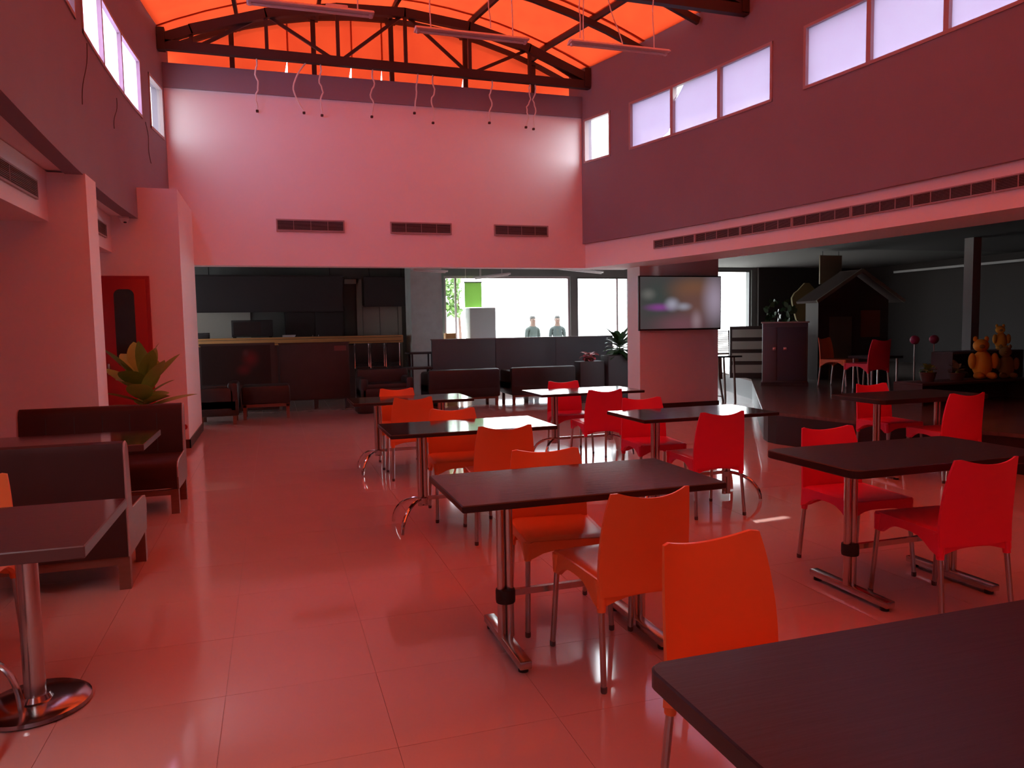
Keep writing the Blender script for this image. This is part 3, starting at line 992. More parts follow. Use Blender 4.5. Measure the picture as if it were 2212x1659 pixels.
big = [leaf_mesh('leaf', 0.50, 0.105, 0.35, leaf_m, 0.15, 0.8), leaf_mesh('leaf', 0.44, 0.115, 0.5, leaf_m, 0.15, 0.8), leaf_mesh('leaf', 0.54, 0.09, 0.3, leaf_m, 0.15, 0.8)]
plant('potted_plant', 'broad-leaved green potted plant behind the far booth bench', -1.27, 8.30, 0, 0.19, 0.60, big, 26, 0.40, -14, 50, 3)
slim = [leaf_mesh('leaf', 0.44, 0.040, 0.45, palm_m, 0.2), leaf_mesh('leaf', 0.38, 0.046, 0.6, palm_m, 0.2)]
Pl = thing('planter_box', 'black planter box at the left foot of the white column', 'planter', (6.38, 13.2, 0))
m = MB(); m.b2(-0.28, 0.26, -0.18, 0.18, 0.02, 0.86, r=0.006); m.build('body', black_lam, Pl)
m = MB(); m.b2(-0.25, 0.23, -0.15, 0.15, 0.85, 0.875); m.build('soil', soil, Pl)
plant('leafy_plant', 'bushy dark green plant in the black planter beside the column', 6.42, 13.2, 0.876, 0.1, 0.02, slim, 64, 0.20, 0, 88, 9, pot=False, sc=(1.0, 1.45))
pk = [leaf_mesh('leaf', 0.24, 0.05, 0.7, pink_leaf), leaf_mesh('leaf', 0.2, 0.045, 0.9, pink_leaf)]
plant('pink_plant', 'low pink-leaved plant on the dark partition ledge left of the planter', 5.80, 13.25, 0.763, 0.12, 0.07, pk, 22, 0.05, 30, 85, 5, sc=(0.9, 1.3))
m = MB(); m.b2(5.55, 6.06, 13.1, 13.4, 0.0, 0.76, r=0.01)
tag(m.build('plant_stand', black_lam), 'low black stand under the pink-leaved plant', 'stand')

# ------------------------------------------------------------------ lounge beyond the opening
mb = MB(); mb.b2(-4.2, 15.6, YB+0.28, 17.2, 2.86, 3.05)
struct('ceiling_lounge', mb, dark_ceil)
mb = MB(); mb.b2(7.0, 15.6, Y_BACK, YB+0.3, 2.86, 3.05); mb.b2(6.2, 7.2, 9.0, YB+0.3, 2.86, 3.05); mb.b2(6.4, 7.2, Y_BACK, 9.1, 2.86, 3.05)
struct('ceiling_right', mb, mat('black_ceiling_paint', (0.045, 0.042, 0.043), 0.85))
mb = MB(); mb.b2(-4.4, -1.62, Y_BACK, YB+0.3, 2.96, 3.1)
struct('ceiling_left', mb, dark_ceil)
deep_brown = mat('deep_brown_paint', (0.030, 0.022, 0.021), 0.8)
mb = MB(); mb.b2(15.3, 15.6, Y_BACK, 17.2, 0, 3.05)
struct('wall_platform', mb, deep_brown)
mb = MB(); mb.b2(12.0, 15.3, 16.5, 16.6, 0, 2.9)
struct('wall_corner_right', mb, deep_brown)
W = struct('window_20')  # unseen window, added to bring daylight into the dark lounge
for y0 in (13.0, 14.4):
    m = MB(); m.add([(-4.2, y0, .9), (-4.2, y0+1.4, .9), (-4.2, y0+1.4, 2.6), (-4.2, y0, 2.6)], [(0, 1, 2, 3)])
    m.build('pane', thin('frosted_glass', (0.42, 0.42, 0.42), (0.2, 0.2, 0.2)) if 'frosted_glass' not in MATS else MATS['frosted_glass'], W, smooth=False)
    m = MB(); m.b2(-4.25, -4.15, y0-0.03, y0+0.03, .9, 2.6); m.build('mullion', frame_d, W, smooth=False)
# rear facade with tall windows
FW = [(3.72, 6.80), (6.96, 8.40), (8.55, 10.3), (10.45, 11.86)]
mb = MB()
mb.b2(-4.2, 3.72, 17.0, 17.2, 0, 2.9)
ed = [3.72]+[e for a in FW for e in a]+[15.4]
for k in range(0, len(ed), 2):
    if ed[k+1]-ed[k] > 0.01:
        mb.b2(ed[k], ed[k+1], 16.6, 16.85, 0, 2.9)
mb.b2(3.5, 3.72, 16.6, 17.2, 0, 2.9)
for a, b in FW:
    top = 2.80 if a > 10 else 2.62
    mb.b2(a, b, 16.6, 16.85, top, 2.9)
    mb.b2(a, b, 16.6, 16.85, 0, 0.22)
struct('wall_facade', mb, mat('dark_grey_facade', (0.16, 0.165, 0.16), 0.8))
for k, (a, b) in enumerate(FW):
    wn += 1
    W = struct('window_%d' % wn)
    top = 2.80 if a > 10 else 2.62
    fm = MB()
    fm.b2(a, b, 16.64, 16.72, 0.22, 0.28); fm.b2(a, b, 16.64, 16.72, top-0.05, top); fm.b2(a, a+0.05, 16.64, 16.72, 0.28, top-.05); fm.b2(b-0.05, b, 16.64, 16.72, 0.28, top-.05)
    fm.build('window_frame', frame_d if k else frame_w, W, smooth=False)
    nd = 3 if k == 0 else (2 if k == 1 else 1)
    for i in range(nd):
        x0, x1 = a+(b-a)*i/nd, a+(b-a)*(i+1)/nd
        m = MB(); m.add([(x0, 16.68, .25), (x1, 16.68, .25), (x1, 16.68, top-.03), (x0, 16.68, top-.03)], [(0, 1, 2, 3)]); m.build('pane', clear_glass, W, smooth=False)
        if i:
            xm = x0 if k == 0 else 8.05
            if k == 0 and i == 2:
                continue
            m = MB(); m.b2((4.0 if k == 0 else xm)-0.02, (4.0 if k == 0 else xm)+0.02, 16.65, 16.71, .28, top-.05); m.build('mullion', frame_w, W, smooth=False)
# concrete column
mb = MB(); mb.b2(2.82, 3.49, 15.8, 16.5, 0, 2.9)
struct('trim_4', mb, concrete, label='bare concrete column in the lounge')
# long bar with oak top
B = thing('bar_counter', 'long bar counter with an orange oak top at the back left', 'counter', (0.55, 16.0, 0))
m = MB(); m.box(0, 0.2, 0.56, 4.1, 0.5, 1.12); m.build('body', dark_panel, B, smooth=False)
m = MB(); m.box(0, 0.16, 1.235, 4.18, 0.62, 0.16, r=0.01); m.build('countertop', oak, B)
for k in range(2):
    m = MB(); m.box(0, -0.152, 1.195+0.08*k, 4.1, 0.004, 0.008); m.build('groove', dark_panel, B, smooth=False)
def simple(name, label, cat, boxes, m_, r=0.006, group=None):
    mb = MB()
    for bx in boxes:
        mb.b2(*bx, r=r)
    return tag(mb.build(name, m_), label, cat, group)
# things behind the bar
W = thing('wall_cladding', 'pale grey panel on the wall at the left behind the bar', 'panel', (-1.2, 16.98, 1.3))
m = MB(); m.b2(-0.4, 0.75, -0.02, 0.02, 0.0, 0.62); m.build('panel', grey_wall, W, smooth=False)
m = MB(); m.b2(-0.42, 0.77, -0.03, 0.0, 0.60, 0.64); m.build('ledge', grey_wall, W, smooth=False)
Fz = thing('display_fridge', 'tall black two-door fridge behind the oak bar', 'fridge', (0.87, 16.72, 0))
m = MB(); m.b2(-0.62, 0.62, -0.12, 0.25, 0.02, 1.96, r=0.01); m.build('body', black_lam, Fz)
for e in (-1, 1):
    m = MB(); m.box(e*0.30, -0.135, 1.0, 0.58, 0.03, 1.86, r=0.006); d_ = m.build('door', black_lam, Fz)
    m = MB(); m.box(e*0.06, -0.16, 1.1, 0.02, 0.03, 0.5, r=0.006); m.build('handle', steel, d_)
Mw = thing('black_appliance', 'wide black box-shaped appliance on the bar back shelf', 'appliance', (-0.40, 16.3, 1.315))
m = MB(); m.b2(-0.40, 0.40, -0.15, 0.15, 0.02, 0.36, r=0.012); m.build('body', black_lam, Mw)
m = MB(); m.b2(-0.36, 0.16, -0.158, -0.15, 0.06, 0.32); m.build('glass_front', dark_glass, Mw)
for e in (-1, 1):
    m = MB(); m.b2(e*0.35-0.03, e*0.35+0.03, -0.1, 0.1, 0, 0.022); m.build('foot', black_rubber, Mw)
bx = thing('cash_box', 'small dark box at the left end of the oak bar', 'box', (-1.33, 16.05, 1.315))
m = MB(); m.b2(-0.10, 0.12, -0.1, 0.1, 0, 0.09, r=0.008); m.build('body', black_lam, bx)
m = MB(); m.b2(-0.10, 0.12, -0.1, 0.1, 0.092, 0.115, r=0.006); m.build('lid', black_lam, bx)
nap = thing('napkin_stack', 'low white stack of papers on the oak bar', 'papers', (0.30, 15.93, 1.315))
for k in range(4):
    m = MB(); m.box(0.004*k, 0.003*k, 0.006+0.011*k, 0.24, 0.16, 0.010, rz=0.05*k); m.build('sheet', batten_m, nap, smooth=False)
Md = thing('menu_board', 'wide dark menu board hanging above the bar at left', 'sign', (0.0, 16.42, 1.87))
m = MB(); m.b2(-1.5, 1.46, 0, 0.05, 0, 0.70); m.build('board', black_lam, Md, smooth=False)
m = MB(); m.b2(-1.52, 1.48, -0.01, 0.06, 0.70, 0.74); m.b2(-1.52, 1.48, -0.01, 0.06, -0.03, 0); m.build('frame', black_uph, Md, smooth=False)
for e in (-1.2, 1.2):
    m = MB(); m.tube([(e, 0.025, 0.72), (e, 0.025, 0.99)], 0.008, 6); m.build('hanger', black_rubber, Md)
Md = thing('menu_board', 'small dark hanging board right of the pale door frame', 'sign', (2.40, 16.55, 1.97))
m = MB(); m.b2(-0.47, 0.47, 0, 0.05, 0, 0.60); m.build('board', black_lam, Md, smooth=False)
m = MB(); m.b2(-0.49, 0.49, -0.01, 0.06, 0.60, 0.63); m.b2(-0.49, 0.49, -0.01, 0.06, -0.03, 0); m.build('frame', black_uph, Md, smooth=False)
for e in (-0.35, 0.35):
    m = MB(); m.tube([(e, 0.025, 0.62), (e, 0.025, 0.89)], 0.008, 6); m.build('hanger', black_rubber, Md)
wn_d = struct('door_2')
m = MB(); m.b2(1.55, 1.86, 16.93, 17.0, 2.46, 2.56); m.b2(1.80, 1.92, 16.93, 17.0, 0, 2.56); m.b2(2.72, 2.80, 16.93, 17.0, 0, 2.0); m.build('door_frame', grey_wall, wn_d, smooth=False)
for k, (a, b) in enumerate(((1.93, 2.30), (2.31, 2.71))):
    m = MB(); m.b2(a, b, 16.94, 16.99, 0.02, 1.98, r=0.004); m.build('door_leaf', mat('pale_door', (0.52, 0.51, 0.46), 0.5), wn_d)
# bar stools with chrome frames
def stool(x, y, label, z_seat=0.66):
    T = thing('bar_stool', label, 'stool', (x, y, 0), 0, 'black chrome-framed stools at the bar')
    m = MB(); m.box(0, 0, z_seat, 0.27, 0.36, 0.05, r=0.012); m.build('seat', black_uph, T)
    m = MB(); m.box(0, 0.17, z_seat+0.30, 0.25, 0.03, 0.40, r=0.01); m.build('backrest', black_uph, T)
    for e in (-1, 1):
        m = MB()
        m.tube([(e*0.142, 0.185, z_seat+0.50), (e*0.142, 0.175, z_seat+0.03), (e*0.142, 0.15, z_seat-0.03), (e*0.142, -0.17, z_seat-0.03), (e*0.142, -0.19, 0.02)], 0.011, 8)
        m.build('frame', chrome, T)
        m = MB(); m.tube([(e*0.142, 0.16, z_seat-0.03), (e*0.142, 0.20, 0.0)], 0.011, 8); m.build('leg', chrome, T)
    for zz in (0.25, z_seat+0.10):
        m = MB(); m.tube([(-0.142, 0.18 if zz > .5 else -0.18, zz), (0.142, 0.18 if zz > .5 else -0.18, zz)], 0.009, 8); m.build('crossbar', chrome, T)
    return T
for k, (x, lab) in enumerate(((1.72, 'left of three black chrome-framed stools at the bar'), (2.04, 'middle of three black chrome-framed stools at the bar'), (2.36, 'right of three black chrome-framed stools at the bar'))):
    stool(x, 15.35, lab)
T = thing('high_table', 'small black high table before the concrete column', 'table', (2.86, 15.12, 0))
m = MB(); m.box(0, 0, 0.945, 0.55, 0.5, 0.035, r=0.005); m.build('tabletop', black_lam, T)
for sx in (-1, 1):
    for sy in (-1, 1):
        m = MB(); m.bar((sx*0.20, sy*0.18, 0), (sx*0.20, sy*0.18, 0.93), 0.03, 0.03, (0, 1, 0)); m.build('leg', black_lam, T)
T = thing('lounge_table', 'low black table with pale side panel before the high table', 'table', (2.64, 14.32, 0))
m = MB(); m.box(0, 0, 0.68, 0.55, 0.4, 0.04, r=0.005); m.build('tabletop', black_lam, T)
m = MB(); m.box(0.08, -0.19, 0.42, 0.14, 0.012, 0.30); m.build('side_panel', mat('pale_laminate', (0.5, 0.5, 0.5), 0.4), T)
for sx in (-1, 1):
    for sy in (-1, 1):
        m = MB(); m.bar((sx*0.24, sy*0.17, 0), (sx*0.24, sy*0.17, 0.67), 0.035, 0.035, (0, 1, 0)); m.build('leg', black_lam, T)
# booth partitions and sofas
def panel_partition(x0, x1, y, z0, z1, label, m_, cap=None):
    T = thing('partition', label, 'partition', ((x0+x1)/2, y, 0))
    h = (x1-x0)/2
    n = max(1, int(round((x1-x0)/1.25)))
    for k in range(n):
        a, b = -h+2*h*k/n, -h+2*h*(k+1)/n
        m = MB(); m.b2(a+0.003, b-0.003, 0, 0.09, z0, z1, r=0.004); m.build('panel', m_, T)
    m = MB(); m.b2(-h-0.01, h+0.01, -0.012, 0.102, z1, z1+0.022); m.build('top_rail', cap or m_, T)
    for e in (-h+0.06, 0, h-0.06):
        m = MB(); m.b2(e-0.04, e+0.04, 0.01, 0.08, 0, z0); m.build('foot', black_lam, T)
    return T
pt = panel_partition(0.09, 1.34, 14.2, 0.17, 1.20, 'dark brown upright booth back with a small plate', dark_panel)
m = MB(); m.b2(0.355, 0.575, -0.008, 0.0, 1.06, 1.155); m.build('plate', mat('pinkish_plate', (0.22, 0.10, 0.10), 0.5), pt)
panel_partition(3.0, 6.95, 14.6, 0.16, 1.205, 'long dark partition before the bright lounge windows', mat('haze_tinted_laminate', (0.13, 0.15, 0.18), 0.45), mat('grey_rail', (0.25, 0.26, 0.26), 0.3))  # haze over the dark partition is put into a lighter bluish base colour
# dark picture with a red figure (blurred) on the booth end
def grad_panel(name, stops, scale, seed, emis=0.0):
    m = bpy.data.materials.new(name); m.use_nodes = True
    nt = m.node_tree; b = nt.nodes['Principled BSDF']
    tc = nt.nodes.new('ShaderNodeTexCoord')
    prev = None
    def rgb(c_):
        n = nt.nodes.new('ShaderNodeRGB'); n.outputs[0].default_value = (*c_, 1); return n.outputs[0]
    prev = rgb(stops[0])
    for (cx_, cy_, rx, ry, col) in stops[1:]:
        mp = nt.nodes.new('ShaderNodeMapping')
        mp.inputs['Location'].default_value = (-cx_/rx, -cy_/ry, 0)
        mp.inputs['Scale'].default_value = (1/rx, 1/ry, 0)
        sep = nt.nodes.new('ShaderNodeSeparateXYZ'); cmb = nt.nodes.new('ShaderNodeCombineXYZ')
        nt.links.new(tc.outputs['Object'], sep.inputs[0])
        nt.links.new(sep.outputs['X'], cmb.inputs['X']); nt.links.new(sep.outputs['Z'], cmb.inputs['Y'])
        nt.links.new(cmb.outputs[0], mp.inputs[0])
        ln = nt.nodes.new('ShaderNodeVectorMath'); ln.operation = 'LENGTH'
        nt.links.new(mp.outputs[0], ln.inputs[0])
        mr = nt.nodes.new('ShaderNodeMapRange'); mr.interpolation_type = 'SMOOTHSTEP'
        mr.inputs['From Min'].default_value = 1.0; mr.inputs['From Max'].default_value = 0.0
        nt.links.new(ln.outputs['Value'], mr.inputs['Value'])
        mx = nt.nodes.new('ShaderNodeMix'); mx.data_type = 'RGBA'
        nt.links.new(mr.outputs[0], mx.inputs[0]); nt.links.new(prev, mx.inputs[6]); nt.links.new(rgb(col), mx.inputs[7])
        prev = mx.outputs[2]
    if emis:
        b.inputs['Base Color'].default_value = (0.01, 0.01, 0.01, 1)
        nt.links.new(prev, b.inputs['Emission Color']); b.inputs['Emission Strength'].default_value = emis
        b.inputs['Roughness'].default_value = 0.25
    else:
        nt.links.new(prev, b.inputs['Base Color']); b.inputs['Roughness'].default_value = 0.5
    return m
Pp = thing('framed_picture', 'dark framed picture with a red figure on the lounge booth, far left', 'picture', (-0.62, 14.1, 0.86))
m = MB(); m.b2(-0.60, 0.62, 0.0, 0.03, -0.40, 0.36)
m.build('print', grad_panel('red_figure_print', [(0.02, 0.010, 0.010), (0.22, 0.1, 0.20, 0.22, (0.20, 0.015, 0.02)), (0.10, -0.1, 0.18, 0.14, (0.16, 0.012, 0.02)), (0.14, 0.2, 0.08, 0.1, (0.12, 0.04, 0.05))], 1, 1), Pp, smooth=False)
m = MB(); m.b2(0.56, 0.64, -0.012, 0.0, -0.42, 0.38); m.b2(-0.62, 0.56, -0.012, 0.0, -0.42, -0.37); m.b2(-0.62, 0.56, -0.012, 0, 0.34, 0.38); m.build('frame', dark_panel, Pp, smooth=False)
panel_partition(-1.3, 0.06, 14.16, 0.02, 1.16, 'dark booth back behind the framed picture at far left', dark_panel)
def armchair(x, y, rz, w_, d_, label, h=0.66, leg_m=None):
    T = thing('armchair', label, 'armchair', (x, y, 0), R(rz), 'dark lounge armchairs')
    m = MB(); m.box(0, 0, 0.27, w_, d_, 0.26, r=0.03); m.build('seat_base', black_uph, T)
    m = MB(); m.box(0, 0.03, 0.43, w_-0.24, d_-0.1, 0.10, r=0.03); m.build('cushion', black_uph, T)
    m = MB(); m.box(0, -d_/2+0.08, 0.42, w_, 0.16, h-0.18, r=0.05); m.build('backrest', black_uph, T)
    for e in (-1, 1):
        m = MB(); m.box(e*(w_/2-0.07), 0.02, 0.40, 0.14, d_-0.04, 0.38, r=0.05); m.build('armrest', black_uph, T)
        for sy in (-1, 1):
            m = MB(); m.box(e*(w_/2-0.06), sy*(d_/2-0.07), 0.075, 0.05, 0.05, 0.15); m.build('leg', leg_m or brown_frame, T, smooth=False)
    return T
armchair(-0.86, 12.62, 90, 0.70, 0.62, 'dark armchair just inside the opening, beside the left pier')
armchair(1.90, 13.6, 180, 0.95, 0.75, 'dark armchair behind the far orange chairs, before the bar stools', 0.78)
T = thing('lounge_bench', 'dark upholstered bench on an open red-brown box frame', 'bench', (-0.15, 13.15, 0))
m = MB(); m.box(0, 0, 0.40, 0.76, 0.62, 0.30, r=0.04); m.build('seat', black_uph, T)
for e in (-1, 1):
    for sy in (-1, 1):
        m = MB(); m.box(e*0.34, sy*0.26, 0.12, 0.05, 0.05, 0.24); m.build('leg', brown_frame, T, smooth=False)
m = MB(); m.box(0, -0.26, 0.225, 0.74, 0.05, 0.05); m.box(0, 0.26, 0.225, 0.74, 0.05, 0.05); m.build('rail', brown_frame, T, smooth=False)
T = thing('round_pouf', 'low black round pouf on the lounge floor', 'stool', (1.48, 13.0, 0))
m = MB(); m.lathe([(0.15, 0.02), (0.19, 0.05), (0.20, 0.15), (0.18, 0.21), (0.10, 0.23)], n=24); m.build('cushion', black_uph, T)
m = MB(); m.lathe([(0.14, 0), (0.14, 0.025)], n=24); m.build('base', black_lam, T)
def sofa(x, y, w_, label):
    T = thing('lounge_sofa', label, 'sofa', (x, y, 0), 0, 'dark sofas before the long partition')
    m = MB(); m.box(0, 0, 0.30, w_, 0.78, 0.26, r=0.03); m.build('seat_base', black_uph, T)
    m = MB(); m.box(0, -0.32, 0.50, w_, 0.16, 0.38, r=0.05); m.build('backrest', black_uph, T)
    for k in range(2):
        m = MB(); m.box((k-0.5)*(w_-0.3)/2, 0.06, 0.46, (w_-0.3)/2-0.01, 0.56, 0.09, r=0.03); m.build('cushion', black_uph, T)
    for e in (-1, 1):
        m = MB(); m.box(e*(w_/2-0.08), 0.02, 0.43, 0.16, 0.74, 0.40, r=0.05); m.build('armrest', black_uph, T)
        for sy in (-1, 1):
            m = MB(); m.box(e*(w_/2-0.06), sy*0.33, 0.085, 0.05, 0.05, 0.17); m.build('leg', brown_frame, T, smooth=False)
    m = MB(); m.box(0, -0.33, 0.15, w_-0.12, 0.04, 0.04); m.build('rail', brown_frame, T, smooth=False)
sofa(3.30, 13.55, 1.35, 'dark sofa with its back to us, left one before the long partition')
sofa(4.84, 13.55, 1.30, 'dark sofa with its back to us, right one before the long partition')
# lounge batten lights
for k, (a, b, lab) in enumerate((((2.43, 13.42), (3.18, 13.92), 'white batten light on the lounge ceiling above the concrete column'),
                                 ((5.03, 12.88), (6.40, 13.93), 'white batten light on the lounge ceiling near the white column'),
                                 ((4.20, 15.73), (4.59, 14.44), 'white batten light on the lounge ceiling over the partition'))):
    L = thing('batten_light', lab, 'ceiling light', ((a[0]+b[0])/2, (a[1]+b[1])/2, 2.52), math.atan2(b[1]-a[1], b[0]-a[0]))
    ln = math.hypot(b[0]-a[0], b[1]-a[1])
    m = MB(); m.box(0, 0, 0, ln, 0.08, 0.035, r=0.006); m.build('housing', batten_m, L)
    m = MB(); m.tube([(-ln/2+.04, 0, -0.028), (ln/2-.04, 0, -0.028)], 0.012, 8); m.build('tube', batten_m, L)
    for e in (-1, 1):
        m = MB(); m.tube([(e*ln*0.3, 0, 0.015), (e*ln*0.3, 0, 0.35)], 0.005, 6); m.build('hanging_cord', cable_m, L)
# items in front of the left window
gs = thing('hanging_sign', 'bright green square sign hanging at the left lounge window', 'sign', (4.36, 16.45, 1.90))
m = MB(); m.b2(-0.2, 0.2, 0, 0.012, 0, 0.56); m.build('board', thin('green_translucent_sign', (0.20, 0.27, 0.12), (0.2, 0.4, 0.08)), gs, smooth=False)
m = MB(); m.b2(-0.21, 0.21, -0.01, 0.022, 0.56, 0.58); m.build('top_rail', frame_d, gs, smooth=False)
for e in (-0.17, 0.17):
    m = MB(); m.tube([(e, 0.006, 0.575), (e, 0.006, 0.96)], 0.005, 6); m.build('hanging_cord', cable_m, gs)
gc = thing('grey_cabinet', 'pale grey cabinet standing before the left lounge window', 'cabinet', (4.45, 16.2, 0))
m = MB(); m.b2(-0.3, 0.3, -0.2, 0.2, 0.04, 1.88, r=0.01); m.build('body', mat('pale_grey_laminate', (0.82, 0.86, 0.84), 0.5), gc)
m = MB(); m.b2(-0.29, 0.29, -0.215, -0.2, 0.06, 1.86, r=0.004); dd = m.build('door', MATS['pale_grey_laminate'], gc)
m = MB(); m.box(0.24, -0.225, 1.1, 0.015, 0.02, 0.2); m.build('handle', steel, dd)
ow = thing('oak_block', 'small orange oak block at the foot of the concrete column', 'box', (3.66, 15.9, 0))
m = MB(); m.b2(-0.10, 0.12, -0.12, 0.12, 0, 1.33, r=0.005); m.build('body', oak, ow)

# wall screen on the column
tv = thing('wall_screen', 'large flat screen on the white column showing a blurred picture', 'television', (6.63, 11.25, 1.80))
m = MB(); m.b2(-0.79, 0.79, 0.0, 0.05, -0.46, 0.46, r=0.008); m.build('housing', black_lam, tv)
m = MB(); m.b2(-0.77, 0.77, -0.004, 0.0, -0.43, 0.44)
scr = grad_panel('screen_picture', [(0.060, 0.048, 0.050),
    (-0.45, 0.1, 0.6, 0.6, (0.045, 0.055, 0.05)), (0.25, 0.22, 0.7, 0.34, (0.17, 0.075, 0.04)), (0.30, -0.05, 0.6, 0.45, (0.13, 0.06, 0.05)), (0.02, -0.36, 0.8, 0.28, (0.15, 0.06, 0.075)),
    (0.66, 0.05, 0.34, 0.6, (0.30, 0.24, 0.31)), (0.30, -0.30, 0.16, 0.26, (0.24, 0.16, 0.18)), (-0.40, -0.07, 0.40, 0.10, (0.20, 0.05, 0.22)),
    (-0.17, -0.02, 0.20, 0.16, (0.30, 0.29, 0.36)), (0.05, -0.06, 0.22, 0.10, (0.26, 0.25, 0.30)), (-0.62, 0.15, 0.2, 0.14, (0.12, 0.12, 0.11))], 1, 2, 0.8)
m.build('screen', scr, tv, smooth=False)
m = MB(); m.b2(-0.2, 0.2, 0.05, 0.09, -0.15, 0.15); m.build('wall_bracket', black_lam, tv)

# ------------------------------------------------------------------ platform and play corner on the right
pf = [(6.80, 4.2), (6.52, 5.15), (6.20, 5.85), (5.92, 6.42), (5.76, 7.05), (5.66, 7.42), (5.66, 7.58), (5.76, 7.80), (8.60, 12.0), (10.2, 16.6), (15.3, 16.6), (15.3, 4.2)]
PLT = struct('trim_5')
PLT['label'] = 'low dark platform along the right side'
m = MB(); m.prism(pf, 0.0, 0.345); m.build('riser', riser_m, PLT, smooth=False)
pf2 = [(x-0.02, y) if x < 10 else (x, y) for x, y in pf]
m = MB(); m.prism(pf2, 0.345, 0.38); m.build('deck', dark_floor, PLT, smooth=False)
ZP = 0.38
# counter with pale panels in dark frame
T = thing('slatted_counter', 'counter front with four pale panels in a dark frame, under the bright window', 'counter', (8.72, 12.3, ZP), R(-32))
m = MB(); m.b2(-0.34, 0.34, 0.0, 0.35, 0, 1.0); m.build('body', mat('dark_brown_wood', (0.05, 0.035, 0.03), 0.45), T, smooth=False)
for k in range(4):
    z0 = 0.10+0.228*k
    m = MB(); m.b2(-0.30, 0.32, -0.012, 0.0, z0, z0+0.155); m.build('panel', mat('pale_panel', (0.52, 0.52, 0.45), 0.5), T, smooth=False)
# slatted chair, little table, stool between column and counter
T = thing('slat_back_chair', 'brown slat-backed chair between the column and the striped counter', 'chair', (8.74, 13.15, ZP), R(-20))
sw = mat('chair_brown_wood', (0.16, 0.075, 0.055), 0.45)
for e in (-1, 1):
    m = MB(); m.bar((e*0.17, 0.16, 0), (e*0.16, 0.24, 0.92), 0.035, 0.035, (0, 1, 0)); m.build('back_post', sw, T, smooth=False)
    m = MB(); m.bar((e*0.17, -0.2, 0), (e*0.17, -0.2, 0.44), 0.035, 0.035, (0, 1, 0)); m.build('leg', sw, T, smooth=False)
for k in range(12):
    f = 0.50+0.40*k/11
    m = MB(); m.box(0, 0.16+0.08*f/0.92, f, 0.31, 0.014, 0.016); m.build('slat', sw, T, smooth=False)
m = MB(); m.box(0, -0.02, 0.45, 0.38, 0.42, 0.03, r=0.006); m.build('seat', sw, T)
T = thing('side_table', 'small glaring table on brown folding legs, half hidden by the white column', 'table', (7.92, 12.0, 0))
m = MB(); m.box(0.02, 0, 0.83, 0.56, 0.45, 0.03, r=0.004); m.build('tabletop', dark_wood, T)
for sy in (-0.16, 0.16):
    m = MB(); m.bar((-0.14, sy, 0.815), (-0.12, sy, 0.42), 0.03, 0.075, (1, 0, 0)); m.bar((-0.14, sy, 0.44), (-0.06, sy, 0.0), 0.03, 0.03, (1, 0, 0)); m.build('leg', sw, T, smooth=False)
    m = MB(); m.bar((0.16, sy, 0.815), (0.20, sy, 0.0), 0.03, 0.03, (1, 0, 0)); m.build('leg', sw, T, smooth=False)
m = MB(); m.bar((-0.075, -0.16, 0.10), (-0.075, 0.16, 0.10), 0.022, 0.022); m.build('crossbar', sw, T, smooth=False)
# grey storage cabinet
T = thing('storage_cabinet', 'grey storage cabinet with dark doors on the platform', 'cabinet', (8.20, 10.55, ZP), R(-36))
m = MB(); m.b2(-0.36, 0.36, 0, 0.45, 0.05, 1.05, r=0.008); m.build('body', mat('cool_grey_laminate', (0.17, 0.17, 0.18), 0.5), T)
for e, c_ in ((-1, 'door'), (1, 'door')):
    m = MB(); m.b2(-0.34 if e < 0 else -0.12, -0.13 if e < 0 else 0.34, -0.018, 0, 0.08, 0.98, r=0.004)
    d_ = m.build(c_, MATS['cool_grey_laminate'] if e < 0 else mat('dark_grey_laminate', (0.075, 0.07, 0.08), 0.45), T)
    m = MB(); m.box(-0.17 if e < 0 else 0.0, -0.03, 0.62, 0.05, 0.02, 0.05, r=0.005); m.build('knob', chrome, d_)
m = MB(); m.b2(-0.38, 0.38, -0.03, 0.46, 1.05, 1.075, r=0.004); m.build('worktop', grey_wall, T)
m = MB(); m.b2(-0.38, 0.38, 0.02, 0.36, 0, 0.05); m.build('plinth', black_lam, T)
# play house with gabled roof
T = thing('play_house', 'brown wooden play house with a gabled roof on the platform', 'playhouse', (10.3, 11.3, ZP))
ph = mat('play_house_brown', (0.085, 0.05, 0.042), 0.6, noise=0.2, nscale=4)
m = MB(); m.prism([(-0.80, 0), (0.80, 0), (0.80, 1.45), (0.0, 1.92), (-0.80, 1.45)], 0.0, 0.06, 'y'); m.build('front_wall', ph, T, smooth=False)
for e in (-0.80, 0.74):
    m = MB(); m.b2(e, e+0.06, 0.06, 0.34, 0, 1.45); m.build('side_wall', ph, T, smooth=False)
for e in (-1, 1):
    m = MB(); m.bar((e*-0.02, 0.10, 1.985), (e*0.98, 0.10, 1.42), 0.55, 0.045, (0, 0, 1)); m.build('roof_panel', ph, T, smooth=False)
    m = MB(); m.bar((0, -0.19, 1.99), (e*0.99, -0.19, 1.42), 0.03, 0.06, (0, 0, 1)); m.build('barge_board', mat('pale_barge', (0.30, 0.26, 0.20), 0.6), T, smooth=False)
m = MB(); m.b2(0.16, 0.60, -0.012, 0, 0.76, 1.26); m.build('window', mat('orange_shutter', (0.30, 0.055, 0.015), 0.5), T, smooth=False)
m = MB(); m.b2(-0.55, -0.05, -0.012, 0, 0.0, 1.15); m.build('door', mat('beige_door', (0.20, 0.14, 0.09), 0.5), T, smooth=False)
m = MB(); m.b2(0.12, 0.64, -0.02, 0, 1.26, 1.30); m.b2(0.12, 0.64, -0.02, 0, 0.72, 0.76); m.build('window_frame', ph, T, smooth=False)
